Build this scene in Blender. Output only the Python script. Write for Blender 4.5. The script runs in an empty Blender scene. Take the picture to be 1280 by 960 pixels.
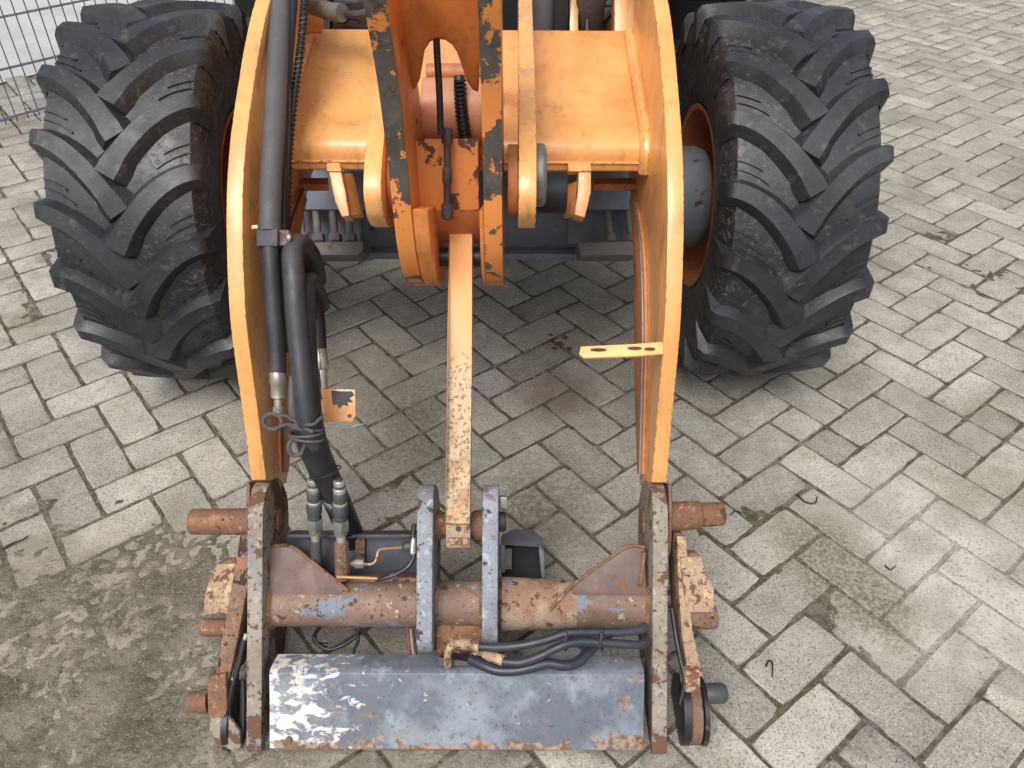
import bpy, bmesh, math, random
from mathutils import Vector, Matrix, noise as mnoise
PI = math.pi
S = bpy.context.scene
COL = S.collection

# ------------------------------------------------------------------ camera
F_PX, PITCH, ROLL, CAM_H = 1014.0, math.radians(39.08), math.radians(0.33), 1.416
cam_d = bpy.data.cameras.new("camera"); cam = bpy.data.objects.new("camera", cam_d); COL.objects.link(cam)
cam_d.sensor_width = 36.0; cam_d.lens = 36.0 * F_PX / 1280.0
cam_d.clip_start = 0.05; cam_d.clip_end = 2000
CAM_ROT = Matrix.Rotation(PI/2 - PITCH, 3, 'X') @ Matrix.Rotation(ROLL, 3, 'Z')
cam.matrix_world = Matrix.Translation((0, 0, CAM_H)) @ CAM_ROT.to_4x4()
S.camera = cam
S.render.resolution_x = 1024; S.render.resolution_y = 768

# ------------------------------------------------------------------ sky and sun (bright overcast day)
SUN_EL, SUN_AZ = math.radians(56), math.radians(-20)     # azimuth from behind the camera, slightly left
w = bpy.data.worlds.new("World"); S.world = w; w.use_nodes = True
nt = w.node_tree; nt.nodes.clear()
sky = nt.nodes.new('ShaderNodeTexSky'); sky.sky_type = 'NISHITA'; sky.sun_disc = False
sky.sun_elevation = SUN_EL; sky.sun_rotation = math.radians(200)
sky.air_density = 0.9; sky.dust_density = 6.0; sky.ozone_density = 1.0
hs = nt.nodes.new('ShaderNodeHueSaturation'); hs.inputs['Saturation'].default_value = 0.38
bg = nt.nodes.new('ShaderNodeBackground'); bg.inputs[1].default_value = 0.15
wo = nt.nodes.new('ShaderNodeOutputWorld')
nt.links.new(sky.outputs[0], hs.inputs['Color']); nt.links.new(hs.outputs[0], bg.inputs[0]); nt.links.new(bg.outputs[0], wo.inputs[0])
sd = bpy.data.lights.new("sun", 'SUN'); sd.energy = 1.0; sd.angle = math.radians(35); sd.color = (1.0, .97, .92)
so = bpy.data.objects.new("sun", sd); COL.objects.link(so)
sdir = Vector((math.sin(SUN_AZ)*math.cos(SUN_EL), -math.cos(SUN_AZ)*math.cos(SUN_EL), math.sin(SUN_EL)))
so.rotation_euler = sdir.to_track_quat('Z', 'Y').to_euler()
S.view_settings.view_transform = 'Standard'; S.view_settings.look = 'None'
S.view_settings.exposure = 0.27; S.view_settings.gamma = 1.0

# ------------------------------------------------------------------ measuring helpers
# all pieces were measured in the photograph (1280x960) plus a distance along the viewing axis
def P(px, py, D):
    v = Vector(((px-640)/F_PX*D, -(py-480)/F_PX*D, -D))
    return CAM_ROT @ v + Vector((0, 0, CAM_H))
def SP(py, D):                       # side profile (y, z) of a pixel row at distance D
    v = P(640, py, D); return (v.y, v.z)
def G(px, py):                       # where the ground is met
    a = P(px, py, 1.0) - Vector((0, 0, CAM_H)); t = -CAM_H/a.z
    return Vector((a.x*t, a.y*t, 0))
VIEW = (CAM_ROT @ Vector((0, 0, -1))).normalized()
DOWN = (CAM_ROT @ Vector((0, -1, 0))).normalized()     # down along the tilted coupler
RIGHT = (CAM_ROT @ Vector((1, 0, 0))).normalized()
CX = -0.094                                            # the loader's centre line

# ------------------------------------------------------------------ materials
def srgb(r, g, b):
    f = lambda c: (c/255/12.92) if c/255 <= .04045 else ((c/255+.055)/1.055)**2.4
    return (f(r), f(g), f(b), 1)
class NT:
    def __init__(s, name):
        s.m = bpy.data.materials.new(name); s.m.use_nodes = True; s.t = s.m.node_tree
        s.b = s.t.nodes['Principled BSDF']; s.co = None
    def n(s, typ, **kw):
        x = s.t.nodes.new(typ)
        for k, v in kw.items(): setattr(x, k, v)
        return x
    def l(s, a, b): s.t.links.new(a, b)
    def coords(s, world=False):
        if s.co is None:
            if world: s.co = s.n('ShaderNodeNewGeometry').outputs['Position']
            else: s.co = s.n('ShaderNodeTexCoord').outputs['Object']
        return s.co
    def noise(s, scale, detail=4, rough=.55, off=0, stretch=None, dist=0):
        x = s.n('ShaderNodeTexNoise'); x.inputs['Scale'].default_value = scale
        x.inputs['Detail'].default_value = detail; x.inputs['Roughness'].default_value = rough
        x.inputs['Distortion'].default_value = dist
        mp = s.n('ShaderNodeMapping'); mp.inputs['Location'].default_value = (off*3.1, off*1.7, off*2.3)
        if stretch: mp.inputs['Scale'].default_value = stretch
        s.l(s.coords(), mp.inputs[0]); s.l(mp.outputs[0], x.inputs['Vector'])
        return x.outputs['Fac']
    def ramp(s, f, a, b, lo=0., hi=1.):
        x = s.n('ShaderNodeMapRange'); x.interpolation_type = 'SMOOTHSTEP'
        x.inputs['From Min'].default_value = a; x.inputs['From Max'].default_value = b
        x.inputs['To Min'].default_value = lo; x.inputs['To Max'].default_value = hi
        s.l(f, x.inputs['Value']); return x.outputs['Result']
    def math(s, op, a, b=None, clamp=False):
        x = s.n('ShaderNodeMath', operation=op); x.use_clamp = clamp
        for i, v in enumerate((a, b)):
            if v is None: continue
            if isinstance(v, (int, float)): x.inputs[i].default_value = v
            else: s.l(v, x.inputs[i])
        return x.outputs[0]
    def mix(s, f, a, b):
        x = s.n('ShaderNodeMix', data_type='RGBA')
        for sock, v in ((x.inputs[0], f), (x.inputs[6], a), (x.inputs[7], b)):
            if isinstance(v, (int, float)): sock.default_value = v
            elif isinstance(v, tuple): sock.default_value = v
            else: s.l(v, sock)
        return x.outputs[2]
    def mul(s, c, f):       # scale a colour by a factor
        x = s.n('ShaderNodeVectorMath', operation='SCALE')
        if isinstance(c, tuple): x.inputs[0].default_value = c[:3]
        else: s.l(c, x.inputs[0])
        s.l(f, x.inputs['Scale']); return x.outputs[0]
    def color(s, c):
        if isinstance(c, tuple): s.b.inputs['Base Color'].default_value = c
        else: s.l(c, s.b.inputs['Base Color'])
    def setr(s, r):
        if isinstance(r, (int, float)): s.b.inputs['Roughness'].default_value = r
        else: s.l(r, s.b.inputs['Roughness'])
    def bump(s, h, strength=.3, dist=.002):
        x = s.n('ShaderNodeBump'); x.inputs['Strength'].default_value = strength; x.inputs['Distance'].default_value = dist
        s.l(h, x.inputs['Height']); s.l(x.outputs[0], s.b.inputs['Normal'])

def painted(name, base, chip, chips=.62, chip_scale=28, rough=.36, dirt=None, dirt_amt=.35, fine=.72, layers=(), bump=.25, coat=0., metal=0., var=.12, streak=None, edge=.0, zfade=None, scr=0):
    """worn paint: base colour, hue drift, grime film, chips down to another colour, extra layers of wear"""
    n = NT(name); n.coords()
    v = n.ramp(n.noise(6, 3, .5, 1), .3, .7, 1-var, 1+var)
    c = n.mul(base, v)
    if dirt:
        d = n.ramp(n.noise(9, 6, .62, 2, stretch=streak), .48, .72, 0, dirt_amt); c = n.mix(d, c, dirt)
        d2 = n.ramp(n.noise(160, 3, .6, 5), .56, .75, 0, dirt_amt*.7); c = n.mix(d2, c, dirt)
    for i, (lc, sc, a, b, amt, st) in enumerate(layers):
        c = n.mix(n.ramp(n.noise(sc, 7, .62, 10+i*3, stretch=st, dist=.25), a, b, 0, amt), c, lc)
    cn = n.noise(chip_scale, 8, .62, 4, dist=.2)
    if zfade:
        sz = n.n('ShaderNodeSeparateXYZ'); n.l(n.co, sz.inputs[0]); cn = n.math('ADD', cn, n.ramp(sz.outputs['Z'], zfade[0], zfade[1], zfade[2], 0))
    cn = n.math('ADD', cn, n.math('MULTIPLY', n.math('SUBTRACT', n.noise(chip_scale*4.5, 5, .7, 14), .5), .16))
    ch = n.ramp(cn, chips, chips+.028)
    fn = n.ramp(n.noise(chip_scale*6, 4, .6, 7), fine, fine+.03)
    k = n.math('MAXIMUM', ch, fn)
    if edge:      # nicks worn along the arrises
        bv = n.n('ShaderNodeBevel'); bv.samples = 4; bv.inputs['Radius'].default_value = .0045
        gg = n.n('ShaderNodeNewGeometry'); dt = n.n('ShaderNodeVectorMath', operation='DOT_PRODUCT')
        n.l(bv.outputs[0], dt.inputs[0]); n.l(gg.outputs['Normal'], dt.inputs[1])
        em = n.ramp(dt.outputs['Value'], .995, .93)
        en = n.ramp(n.noise(95, 5, .62, 17), .66-edge*.16, .69-edge*.16)
        k = n.math('MAXIMUM', k, n.math('MULTIPLY', em, en))
    if scr:       # fine scratches and run-down grime
        sc = n.noise(38, 2, .5, 51, stretch=(5, 5, .35), dist=.3); band = n.ramp(n.math('ABSOLUTE', n.math('SUBTRACT', sc, .5)), .010, .003)
        gate = n.ramp(n.noise(12, 4, .6, 52), .5, .62); c = n.mix(n.math('MULTIPLY', n.math('MULTIPLY', band, gate), scr), c, chip)
        c = n.mix(n.ramp(n.noise(11, 5, .62, 53, stretch=(3.5, 2.0, .6)), .5, .75, 0, scr*.8), c, srgb(150, 106, 70))
        c = n.mix(n.ramp(n.noise(34, 7, .7, 54), .56, .72, 0, scr*.7), c, srgb(122, 92, 70))
    c = n.mix(k, c, chip)
    n.color(c)
    n.setr(n.math('ADD', n.math('MULTIPLY', k, .45), n.ramp(n.noise(22, 4, .6, 9), .3, .7, rough-.07, rough+.12), clamp=True))
    n.b.inputs['Metallic'].default_value = metal
    if coat: n.b.inputs['Coat Weight'].default_value = coat; n.b.inputs['Coat Roughness'].default_value = .18
    h = n.math('SUBTRACT', n.math('MULTIPLY', n.noise(240, 3, .6, 3), .35), n.math('MULTIPLY', k, .8))
    n.bump(h, bump, .0012)
    return n.m

ORANGE = srgb(230, 168, 100); DARKRUST = srgb(74, 54, 46)
M = {}
M['orange'] = painted('orange_paint', ORANGE, DARKRUST, chips=.78, fine=.735, rough=.34, dirt=srgb(190, 120, 72), dirt_amt=.32, coat=.45, edge=.75, scr=.6)
M['orange_worn'] = painted('worn_orange_paint', srgb(218, 138, 70), srgb(74, 60, 54), chips=.665, chip_scale=17, fine=.735, rough=.42, dirt=srgb(146, 88, 54), dirt_amt=.6, edge=.8, scr=.7)
M['orange_dirty'] = painted('dirty_orange_paint', srgb(196, 124, 72), DARKRUST, chips=.70, fine=.70, rough=.5, dirt=srgb(116, 84, 68), dirt_amt=.75, edge=.6)
M['bare_edge'] = painted('bare_worn_edge', srgb(86, 80, 76), srgb(218, 138, 70), chips=.55, chip_scale=15, fine=.665, rough=.5, dirt=srgb(58, 48, 46), dirt_amt=.8, bump=.6,
    layers=((srgb(110, 100, 94), 60, .5, .7, .6, None), (srgb(64, 46, 40), 30, .56, .62, .7, None)), zfade=(.78, .93, .13))
M['rust'] = painted('rusted_steel', srgb(116, 90, 72), srgb(66, 50, 44), chips=.585, chip_scale=30, fine=.62, rough=.75, dirt=srgb(92, 70, 62), dirt_amt=.7,
    layers=((srgb(160, 112, 82), 22, .5, .66, .6, None), (srgb(178, 156, 138), 70, .56, .7, .6, None), (srgb(80, 66, 62), 110, .54, .66, .6, None)), bump=.7, edge=.5)
M['rust_orange'] = painted('bright_rust', srgb(126, 92, 68), srgb(84, 58, 48), chips=.60, chip_scale=40, fine=.63, rough=.8, dirt=srgb(110, 76, 60), dirt_amt=.7, bump=.8,
    layers=((srgb(162, 114, 82), 26, .52, .68, .6, None), (srgb(188, 150, 122), 80, .56, .68, .7, None), (srgb(96, 70, 62), 120, .54, .66, .6, None)), edge=.4)
M['rust_grey'] = painted('rusted_grey_plate', srgb(142, 134, 122), srgb(104, 76, 60), chips=.535, chip_scale=17, fine=.60, rough=.6, dirt=srgb(112, 84, 66), dirt_amt=.85, bump=.8,
    layers=((srgb(112, 120, 134), 14, .55, .63, .6, None), (srgb(168, 160, 150), 80, .55, .64, .7, None), (srgb(84, 72, 64), 110, .58, .68, .6, None)), edge=.5)
M['rust_pale'] = painted('pale_flaking_lever', srgb(164, 138, 112), srgb(112, 78, 62), chips=.56, chip_scale=34, fine=.61, rough=.7, dirt=srgb(132, 100, 80), dirt_amt=.8, bump=.8,
    layers=((srgb(210, 174, 134), 36, .52, .60, .75, None), (srgb(108, 82, 70), 100, .54, .64, .7, None)), edge=.5)
M['blue_ear'] = painted('blue_grey_ear', srgb(132, 138, 148), srgb(78, 64, 58), chips=.60, chip_scale=26, fine=.64, rough=.5, dirt=srgb(108, 96, 90), dirt_amt=.75, bump=.6,
    layers=((srgb(168, 172, 180), 60, .54, .64, .75, None), (srgb(110, 84, 70), 24, .58, .64, .8, None)), edge=.9)
M['tube'] = painted('rusty_cross_tube', srgb(124, 102, 88), srgb(84, 64, 56), chips=.62, chip_scale=26, fine=.64, rough=.6, dirt=srgb(104, 80, 66), dirt_amt=.85, bump=.7,
    layers=((srgb(116, 126, 142), 9, .52, .56, .9, (.7, 1.5, 1.5)), (srgb(156, 120, 92), 20, .55, .66, .7, None), (srgb(186, 168, 150), 48, .60, .66, .8, None), (srgb(86, 72, 68), 110, .56, .66, .6, None)))
M['tube_cream'] = painted('cream_flaking_sleeve', srgb(162, 144, 122), srgb(100, 72, 60), chips=.585, chip_scale=60, fine=.615, rough=.68, dirt=srgb(132, 98, 80), dirt_amt=.85, bump=.7,
    layers=((srgb(142, 104, 84), 14, .5, .62, .85, None), (srgb(126, 134, 148), 12, .60, .64, .85, None)), edge=.4)
M['gusset'] = painted('brown_gusset', srgb(104, 84, 78), srgb(136, 90, 66), chips=.62, chip_scale=26, fine=.66, rough=.55, dirt=srgb(80, 64, 60), dirt_amt=.8, bump=.5,
    layers=((srgb(128, 112, 108), 16, .5, .66, .6, None),), edge=.8)
M['slate'] = painted('dark_slate_plate', srgb(52, 57, 68), srgb(86, 72, 64), chips=.66, chip_scale=30, fine=.68, rough=.5, dirt=srgb(76, 74, 78), dirt_amt=.8, edge=.5)
M['dark_inner'] = painted('dark_inner_face', srgb(58, 54, 55), srgb(104, 72, 56), chips=.63, chip_scale=24, fine=.67, rough=.65, dirt=srgb(86, 76, 72), dirt_amt=.7)
M['axle'] = painted('blue_grey_axle', srgb(98, 104, 116), srgb(70, 60, 54), chips=.64, chip_scale=24, fine=.67, rough=.6, dirt=srgb(112, 108, 106), dirt_amt=.8, bump=.6,
    layers=((srgb(120, 124, 132), 20, .52, .68, .6, None),))
M['axle_dark'] = painted('dark_axle_casting', srgb(100, 97, 98), srgb(104, 80, 66), chips=.63, chip_scale=26, fine=.66, rough=.7, dirt=srgb(104, 96, 92), dirt_amt=.8, bump=.7,
    layers=((srgb(120, 116, 114), 40, .54, .68, .6, None),), edge=.4)
M['black'] = painted('black_paint', srgb(24, 25, 28), srgb(44, 42, 42), chips=.72, fine=.8, rough=.5)
M['zinc'] = painted('zinc_fitting', srgb(126, 126, 122), srgb(70, 62, 56), chips=.64, chip_scale=60, fine=.67, rough=.36, dirt=srgb(78, 76, 76), dirt_amt=.9, metal=.4)
M['steel'] = painted('bright_steel', srgb(188, 184, 174), srgb(110, 96, 84), chips=.70, chip_scale=60, fine=.72, rough=.28, metal=.6, dirt=srgb(132, 122, 110), dirt_amt=.6)
M['grey_fit'] = painted('grey_fitting', srgb(78, 82, 82), srgb(48, 46, 46), chips=.64, chip_scale=70, fine=.68, rough=.42, metal=.3, dirt=srgb(110, 106, 100), dirt_amt=.6)
M['rubber'] = painted('hose_rubber', srgb(48, 49, 54), srgb(84, 84, 86), chips=.72, chip_scale=50, fine=.72, rough=.5, dirt=srgb(88, 85, 85), dirt_amt=.6, bump=.4)
M['sleeve'] = painted('grey_hose_sleeve', srgb(82, 80, 82), srgb(56, 54, 56), chips=.70, chip_scale=50, fine=.70, rough=.6, dirt=srgb(112, 104, 102), dirt_amt=.7, bump=.5)
M['black_rubber'] = painted('black_hose_rubber', srgb(30, 31, 35), srgb(64, 62, 64), chips=.74, chip_scale=60, fine=.74, rough=.42, dirt=srgb(58, 56, 58), dirt_amt=.6)
M['blue_hose'] = painted('dark_blue_hose', srgb(42, 47, 58), srgb(76, 78, 86), chips=.70, chip_scale=60, fine=.71, rough=.38, dirt=srgb(84, 82, 86), dirt_amt=.6)
M['copper'] = painted('copper_pipe', srgb(170, 132, 96), srgb(110, 80, 62), chips=.62, chip_scale=60, fine=.66, rough=.4, metal=.3)
M['greasy'] = painted('greasy_black_metal', srgb(38, 35, 37), srgb(92, 80, 76), chips=.62, chip_scale=60, fine=.64, rough=.35)
M['spot_rust'] = painted('chipped_web_paint', srgb(222, 142, 78), srgb(92, 66, 58), chips=.545, chip_scale=18, fine=.69, rough=.42, dirt=srgb(180, 112, 66), dirt_amt=.5, bump=.6, edge=.8)
M['rim_orange'] = painted('rim_orange', srgb(170, 106, 68), DARKRUST, chips=.70, fine=.72, rough=.5, dirt=srgb(134, 88, 68), dirt_amt=.7)  # darkened orange: shade inside the wheels put into the colour, plus dirt
M['pale_bracket'] = painted('pale_cream_orange', srgb(240, 196, 132), srgb(140, 96, 60), chips=.76, fine=.75, rough=.4, dirt=srgb(220, 160, 100), dirt_amt=.4, edge=.5)
M['boss'] = painted('faded_boss_paint', srgb(216, 150, 112), srgb(120, 80, 64), chips=.72, fine=.74, rough=.45, dirt=srgb(176, 112, 82), dirt_amt=.8, streak=(4, .4, .4))

def mat_link():
    """link bar: orange at its top end, scuffed to cream and bare metal further down (wear)"""
    n = NT('worn_link_paint'); co = n.coords()
    sx = n.n('ShaderNodeSeparateXYZ'); n.l(co, sx.inputs[0])
    t = n.ramp(n.math('ADD', sx.outputs['Z'], n.math('MULTIPLY', n.noise(14, 5, .6, 1), .16)), .56, .74)     # 1 at the top
    c = n.mix(t, srgb(196, 174, 142), srgb(226, 158, 90))
    c = n.mix(n.ramp(n.noise(26, 5, .6, 8, stretch=(1, 1, .5)), .5, .68, 0, .5), c, srgb(214, 160, 112))
    c = n.mix(n.math('MULTIPLY', n.ramp(sx.outputs['Z'], .56, .36, 0, .8), n.ramp(n.noise(30, 6, .68, 92), .40, .62)), c, srgb(160, 122, 92))
    spots = n.math('MAXIMUM', n.ramp(n.noise(150, 5, .68, 3), .535, .59), n.ramp(n.noise(60, 6, .66, 23), .60, .63))
    low = n.math('SUBTRACT', 1.0, t)
    k = n.math('MULTIPLY', spots, n.ramp(low, .25, .8))
    c = n.mix(n.math('MULTIPLY', k, .85), c, srgb(112, 88, 74)); n.color(c); n.setr(.5)
    n.bump(k, .3, .001); return n.m
M['link'] = mat_link()

def mat_box():
    """front box: blue-grey paint, white flaking at its left end, rust along the bottom edge"""
    n = NT('scraped_blue_grey_paint'); co = n.coords()
    sx = n.n('ShaderNodeSeparateXYZ'); n.l(co, sx.inputs[0]); X, Z = sx.outputs['X'], sx.outputs['Z']
    c = n.mix(n.ramp(n.noise(10, 6, .6, 1), .38, .66), srgb(98, 106, 118), srgb(138, 146, 156))
    c = n.mix(n.ramp(n.noise(26, 6, .62, 5, stretch=(1, 1, .35)), .54, .72, 0, .75), c, srgb(156, 164, 178))
    c = n.mix(n.ramp(n.noise(50, 6, .65, 15), .54, .7, 0, .6), c, srgb(84, 88, 104))
    left = n.ramp(X, -.43, -.17, .20, 0)
    fl = n.ramp(n.math('ADD', n.noise(46, 7, .66, 3, stretch=(.8, .8, 1.5), dist=.6), left), (.63), .70)
    c = n.mix(n.ramp(n.noise(150, 4, .65, 41), .57, .66, 0, .6), c, srgb(70, 66, 72)); c = n.mix(fl, c, srgb(212, 210, 206))
    c = n.mix(n.ramp(n.noise(20, 6, .66, 91), .54, .70, 0, .55), c, srgb(128, 112, 98))
    rf = n.ramp(Z, .036, .066, .24, 0)
    rr = n.ramp(X, .12, .235, 0, .15)
    rs = n.ramp(n.math('ADD', n.math('ADD', n.noise(30, 7, .62, 6, dist=.3), rf), rr), .65, .73)
    rc = n.mix(n.ramp(n.noise(70, 4, .6, 2), .4, .6), srgb(112, 88, 72), srgb(160, 140, 122))
    c = n.mix(rs, c, rc); n.color(c)
    n.setr(n.math('ADD', n.math('MULTIPLY', rs, .3), .42))
    n.bump(n.math('ADD', n.math('MULTIPLY', n.noise(60, 5, .6, 2), .7), n.math('ADD', fl, n.math('MULTIPLY', rs, -.7))), .45, .0015)
    return n.m
M['box'] = mat_box()

def mat_tyre():
    n = NT('tyre_rubber'); co = n.coords()
    c = n.mix(n.ramp(n.noise(7, 4, .6, 1), .35, .7), srgb(30, 32, 37), srgb(44, 46, 53))
    # pale dried mud sticking in the grooves near the sidewall
    at = n.n('ShaderNodeAttribute', attribute_name='groove')
    g = n.math('MULTIPLY', at.outputs['Fac'], n.ramp(n.noise(75, 8, .74, 4, dist=.8), .525, .62))
    c = n.mix(n.math('MULTIPLY', g, .8), c, srgb(112, 102, 92))
    c = n.mix(n.ramp(n.noise(5, 6, .65, 44), .5, .7, 0, .45), c, srgb(74, 72, 72))
    c = n.mix(n.ramp(n.noise(120, 3, .6, 6), .585, .72, 0, .4), c, srgb(96, 94, 94))
    c = n.mix(n.ramp(n.noise(26, 7, .72, 66, stretch=(1, 1, 1)), .56, .66, 0, .45), c, srgb(92, 88, 84))
    c = n.mix(n.ramp(n.noise(90, 5, .7, 67, stretch=(.4, 1, 1)), .60, .66, 0, .6), c, srgb(20, 20, 24))
    n.color(c); n.setr(n.ramp(n.noise(18, 5, .6, 8), .3, .7, .36, .58)); n.b.inputs['Specular IOR Level'].default_value = .6
    n.bump(n.math('ADD', n.noise(140, 5, .65, 2), g), .35, .0018); return n.m
M['tyre'] = mat_tyre()

def world_spot(n, x, y, r, soft=.25):
    """mask of a patch lying at a place of the yard, ragged rim"""
    d = n.n('ShaderNodeVectorMath', operation='DISTANCE'); n.l(n.co, d.inputs[0]); d.inputs[1].default_value = (x, y, 0)
    e = n.math('ADD', d.outputs['Value'], n.math('MULTIPLY', n.math('SUBTRACT', n.noise(5, 5, .6, 31), .5), .5*r/.35))
    return n.ramp(e, r*(1+soft), r*(1-soft))
PATCHES = [(-.78, .90, .33), (-1.05, .72, .33), (-.62, .68, .22)]        # crusty soil, front left
SILT = [(.93, 1.20, .17), (.80, .95, .10), (1.02, 1.00, .15)]              # pale silt, right
def patch_over(n, c):
    """dirt that lies on the yard and covers blocks and joints alike"""
    crumbs = n.ramp(n.noise(75, 6, .72, 29, stretch=(1, 1.8, 1), dist=.8), .54, .62)
    grit = n.ramp(n.noise(260, 4, .65, 7), .55, .66)
    soil = n.mix(n.ramp(n.noise(11, 6, .7, 71), .36, .64), srgb(108, 102, 87), srgb(150, 143, 129))
    soil = n.mix(n.math('MULTIPLY', crumbs, .7), soil, srgb(80, 74, 63)); soil = n.mix(n.math('MULTIPLY', grit, .7), soil, srgb(194, 187, 174))
    for (x, y, r) in PATCHES:
        c = n.mix(n.math('MULTIPLY', world_spot(n, x, y, r, .45), n.ramp(n.noise(20, 6, .68, 20), .28, .56, .45, .95)), c, soil)
    silt = n.mix(n.ramp(n.noise(9, 5, .65, 73), .35, .65), srgb(160, 154, 144), srgb(192, 187, 178))
    silt = n.mix(n.ramp(n.noise(150, 5, .7, 74), .53, .63, 0, .8), silt, srgb(112, 105, 93)); silt = n.mix(n.math('MULTIPLY', grit, .5), silt, srgb(214, 209, 200))
    for (x, y, r) in SILT:
        c = n.mix(n.math('MULTIPLY', world_spot(n, x, y, r, .55), n.ramp(n.noise(24, 6, .7, 75), .25, .5, .5, .96)), c, silt)
    olive = n.mix(n.ramp(n.noise(120, 6, .72, 76), .42, .6), srgb(94, 89, 74), srgb(150, 144, 128))
    for (x, y, r, a_) in ((.66, 1.17, .075, .85), (.72, 1.07, .09, .9), (.77, .99, .06, .7), (.74, 1.19, .06, .6)):
        c = n.mix(n.math('MULTIPLY', world_spot(n, x, y, r, .75), n.ramp(n.noise(40, 6, .72, 77), .32, .56, .25*a_, a_)), c, olive)
    return c
def mat_paver(name='concrete_paver'):
    n = NT(name); n.coords(world=True)
    oi = n.n('ShaderNodeObjectInfo'); ge = n.n('ShaderNodeNewGeometry')
    rnd = n.math('FRACT', n.math('ADD', oi.outputs['Random'], ge.outputs['Random Per Island']))
    v = n.math('MULTIPLY', n.ramp(rnd, 0, 1, .84, 1.14), n.ramp(n.noise(5, 4, .6, 1), .3, .7, .88, 1.10))
    v = n.math('MULTIPLY', v, n.ramp(n.noise(17, 6, .7, 81), .3, .7, .86, 1.12))
    c = n.mul(srgb(171, 167, 158), v)
    c = n.mix(n.ramp(n.noise(9, 6, .7, 82), .5, .7, 0, .45), c, srgb(140, 134, 118))
    c = n.mix(n.ramp(n.noise(320, 3, .6, 2), .56, .70, 0, .85), c, srgb(222, 216, 206))      # pale grit
    c = n.mix(n.ramp(n.noise(210, 5, .7, 3), .53, .64, 0, .9), c, srgb(84, 78, 70))       # pits
    c = n.mix(n.ramp(n.noise(130, 5, .7, 53), .55, .64, 0, .6), c, srgb(112, 105, 94))
    c = n.mix(n.ramp(n.noise(55, 5, .65, 9), .55, .72, 0, .45), c, srgb(122, 116, 102))
    moss = n.ramp(n.noise(2.2, 5, .65, 12), .46, .66, 0, .42)
    c = n.mix(moss, c, srgb(118, 112, 92))
    for (x, y, r, a_) in ((.04, 1.27, .15, .75), (-.28, 1.60, .12, .55), (-.20, 1.42, .10, .6), (-.60, 1.52, .12, .5), (-.45, 1.35, .12, .4), (-1.3, 1.35, .25, .3), (.25, 1.45, .2, .25), (.5, 1.6, .2, .25), (-.15, .63, .16, .5), (-.48, .66, .12, .5), (.30, .70, .10, .45), (-.75, 1.95, .2, .4), (.6, 1.95, .2, .35)):
        m_ = n.math('MULTIPLY', world_spot(n, x, y, r, .8), n.ramp(n.noise(70, 6, .7, 61), .36, .6, .3, 1.)); c = n.mix(n.math('MULTIPLY', m_, a_), c, srgb(88, 84, 70))  # darker spots: mossy dirt, coupler grit, one spot by each tyre
    c = n.mix(n.math('MULTIPLY', world_spot(n, .12, 1.72, .10, .5), .6), c, srgb(98, 78, 68))
    sz = n.n('ShaderNodeSeparateXYZ'); n.l(n.co, sz.inputs[0])
    c = n.mix(n.ramp(sz.outputs['Z'], -.0006, -.0036, 0, .75), c, srgb(104, 98, 86))       # dirt on the arrises, its colour also takes down their bevel highlights
    c = patch_over(n, c)
    n.color(c); n.setr(.85); n.b.inputs['Specular IOR Level'].default_value = .3
    h = n.math('ADD', n.noise(260, 4, .65, 5), n.math('MULTIPLY', n.noise(60, 4, .6, 6), .8))
    n.bump(h, .55, .003); return n.m
M['paver'] = mat_paver()
def mat_soil():
    n = NT('joint_soil'); n.coords(world=True)
    c = n.mix(n.ramp(n.noise(30, 5, .6, 1), .4, .65), srgb(92, 86, 76), srgb(144, 137, 124))
    c = n.mix(n.ramp(n.noise(2.6, 5, .6, 4), .46, .62, 0, .6), c, srgb(90, 90, 66))         # moss
    c = n.mix(n.ramp(n.noise(75, 6, .72, 29, stretch=(1, 1.8, 1), dist=.8), .54, .62, 0, .7), c, srgb(60, 55, 47))
    c = n.mix(n.ramp(n.noise(240, 4, .65, 7), .55, .66, 0, .6), c, srgb(178, 171, 158))
    c = patch_over(n, c)
    n.color(c); n.setr(.95); n.b.inputs['Specular IOR Level'].default_value = .2
    n.bump(n.math('ADD', n.noise(60, 8, .75, 3, dist=.8), n.math('MULTIPLY', n.noise(260, 4, .7, 33), .5)), 1., .009); return n.m
M['soil'] = mat_soil()
def simple(name, col, rough=.6, sc=20, var=.2, spec=.5):
    n = NT(name); n.coords(); n.color(n.mul(col, n.ramp(n.noise(sc, 5, .6, 1), .3, .7, 1-var, 1+var))); n.setr(rough)
    n.b.inputs['Specular IOR Level'].default_value = spec
    n.bump(n.noise(sc*8, 3, .6, 2), .2, .002); return n.m
M['pale_ground'] = simple('pale_concrete', srgb(176, 176, 175), .8, 3, .1)
M['wire'] = simple('galvanised_wire', srgb(96, 100, 112), .45, 30, .15)
M['twig'] = simple('dark_twig', srgb(46, 30, 28), .6, 60, .3)
M['straw'] = simple('pale_straw', srgb(206, 200, 186), .5, 60, .2)
M['pebble'] = simple('grey_grit', srgb(140, 134, 122), .8, 60, .35)
M['leaf'] = simple('brown_leaf', srgb(104, 70, 56), .7, 60, .35)
M['dark_void'] = simple('shaded_interior', srgb(30, 31, 36), .6, 10, .3)  # near-black: shade inside the frame and socket put into the colour
M['hose_red'] = simple('red_wire', srgb(150, 50, 50), .5)

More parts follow.
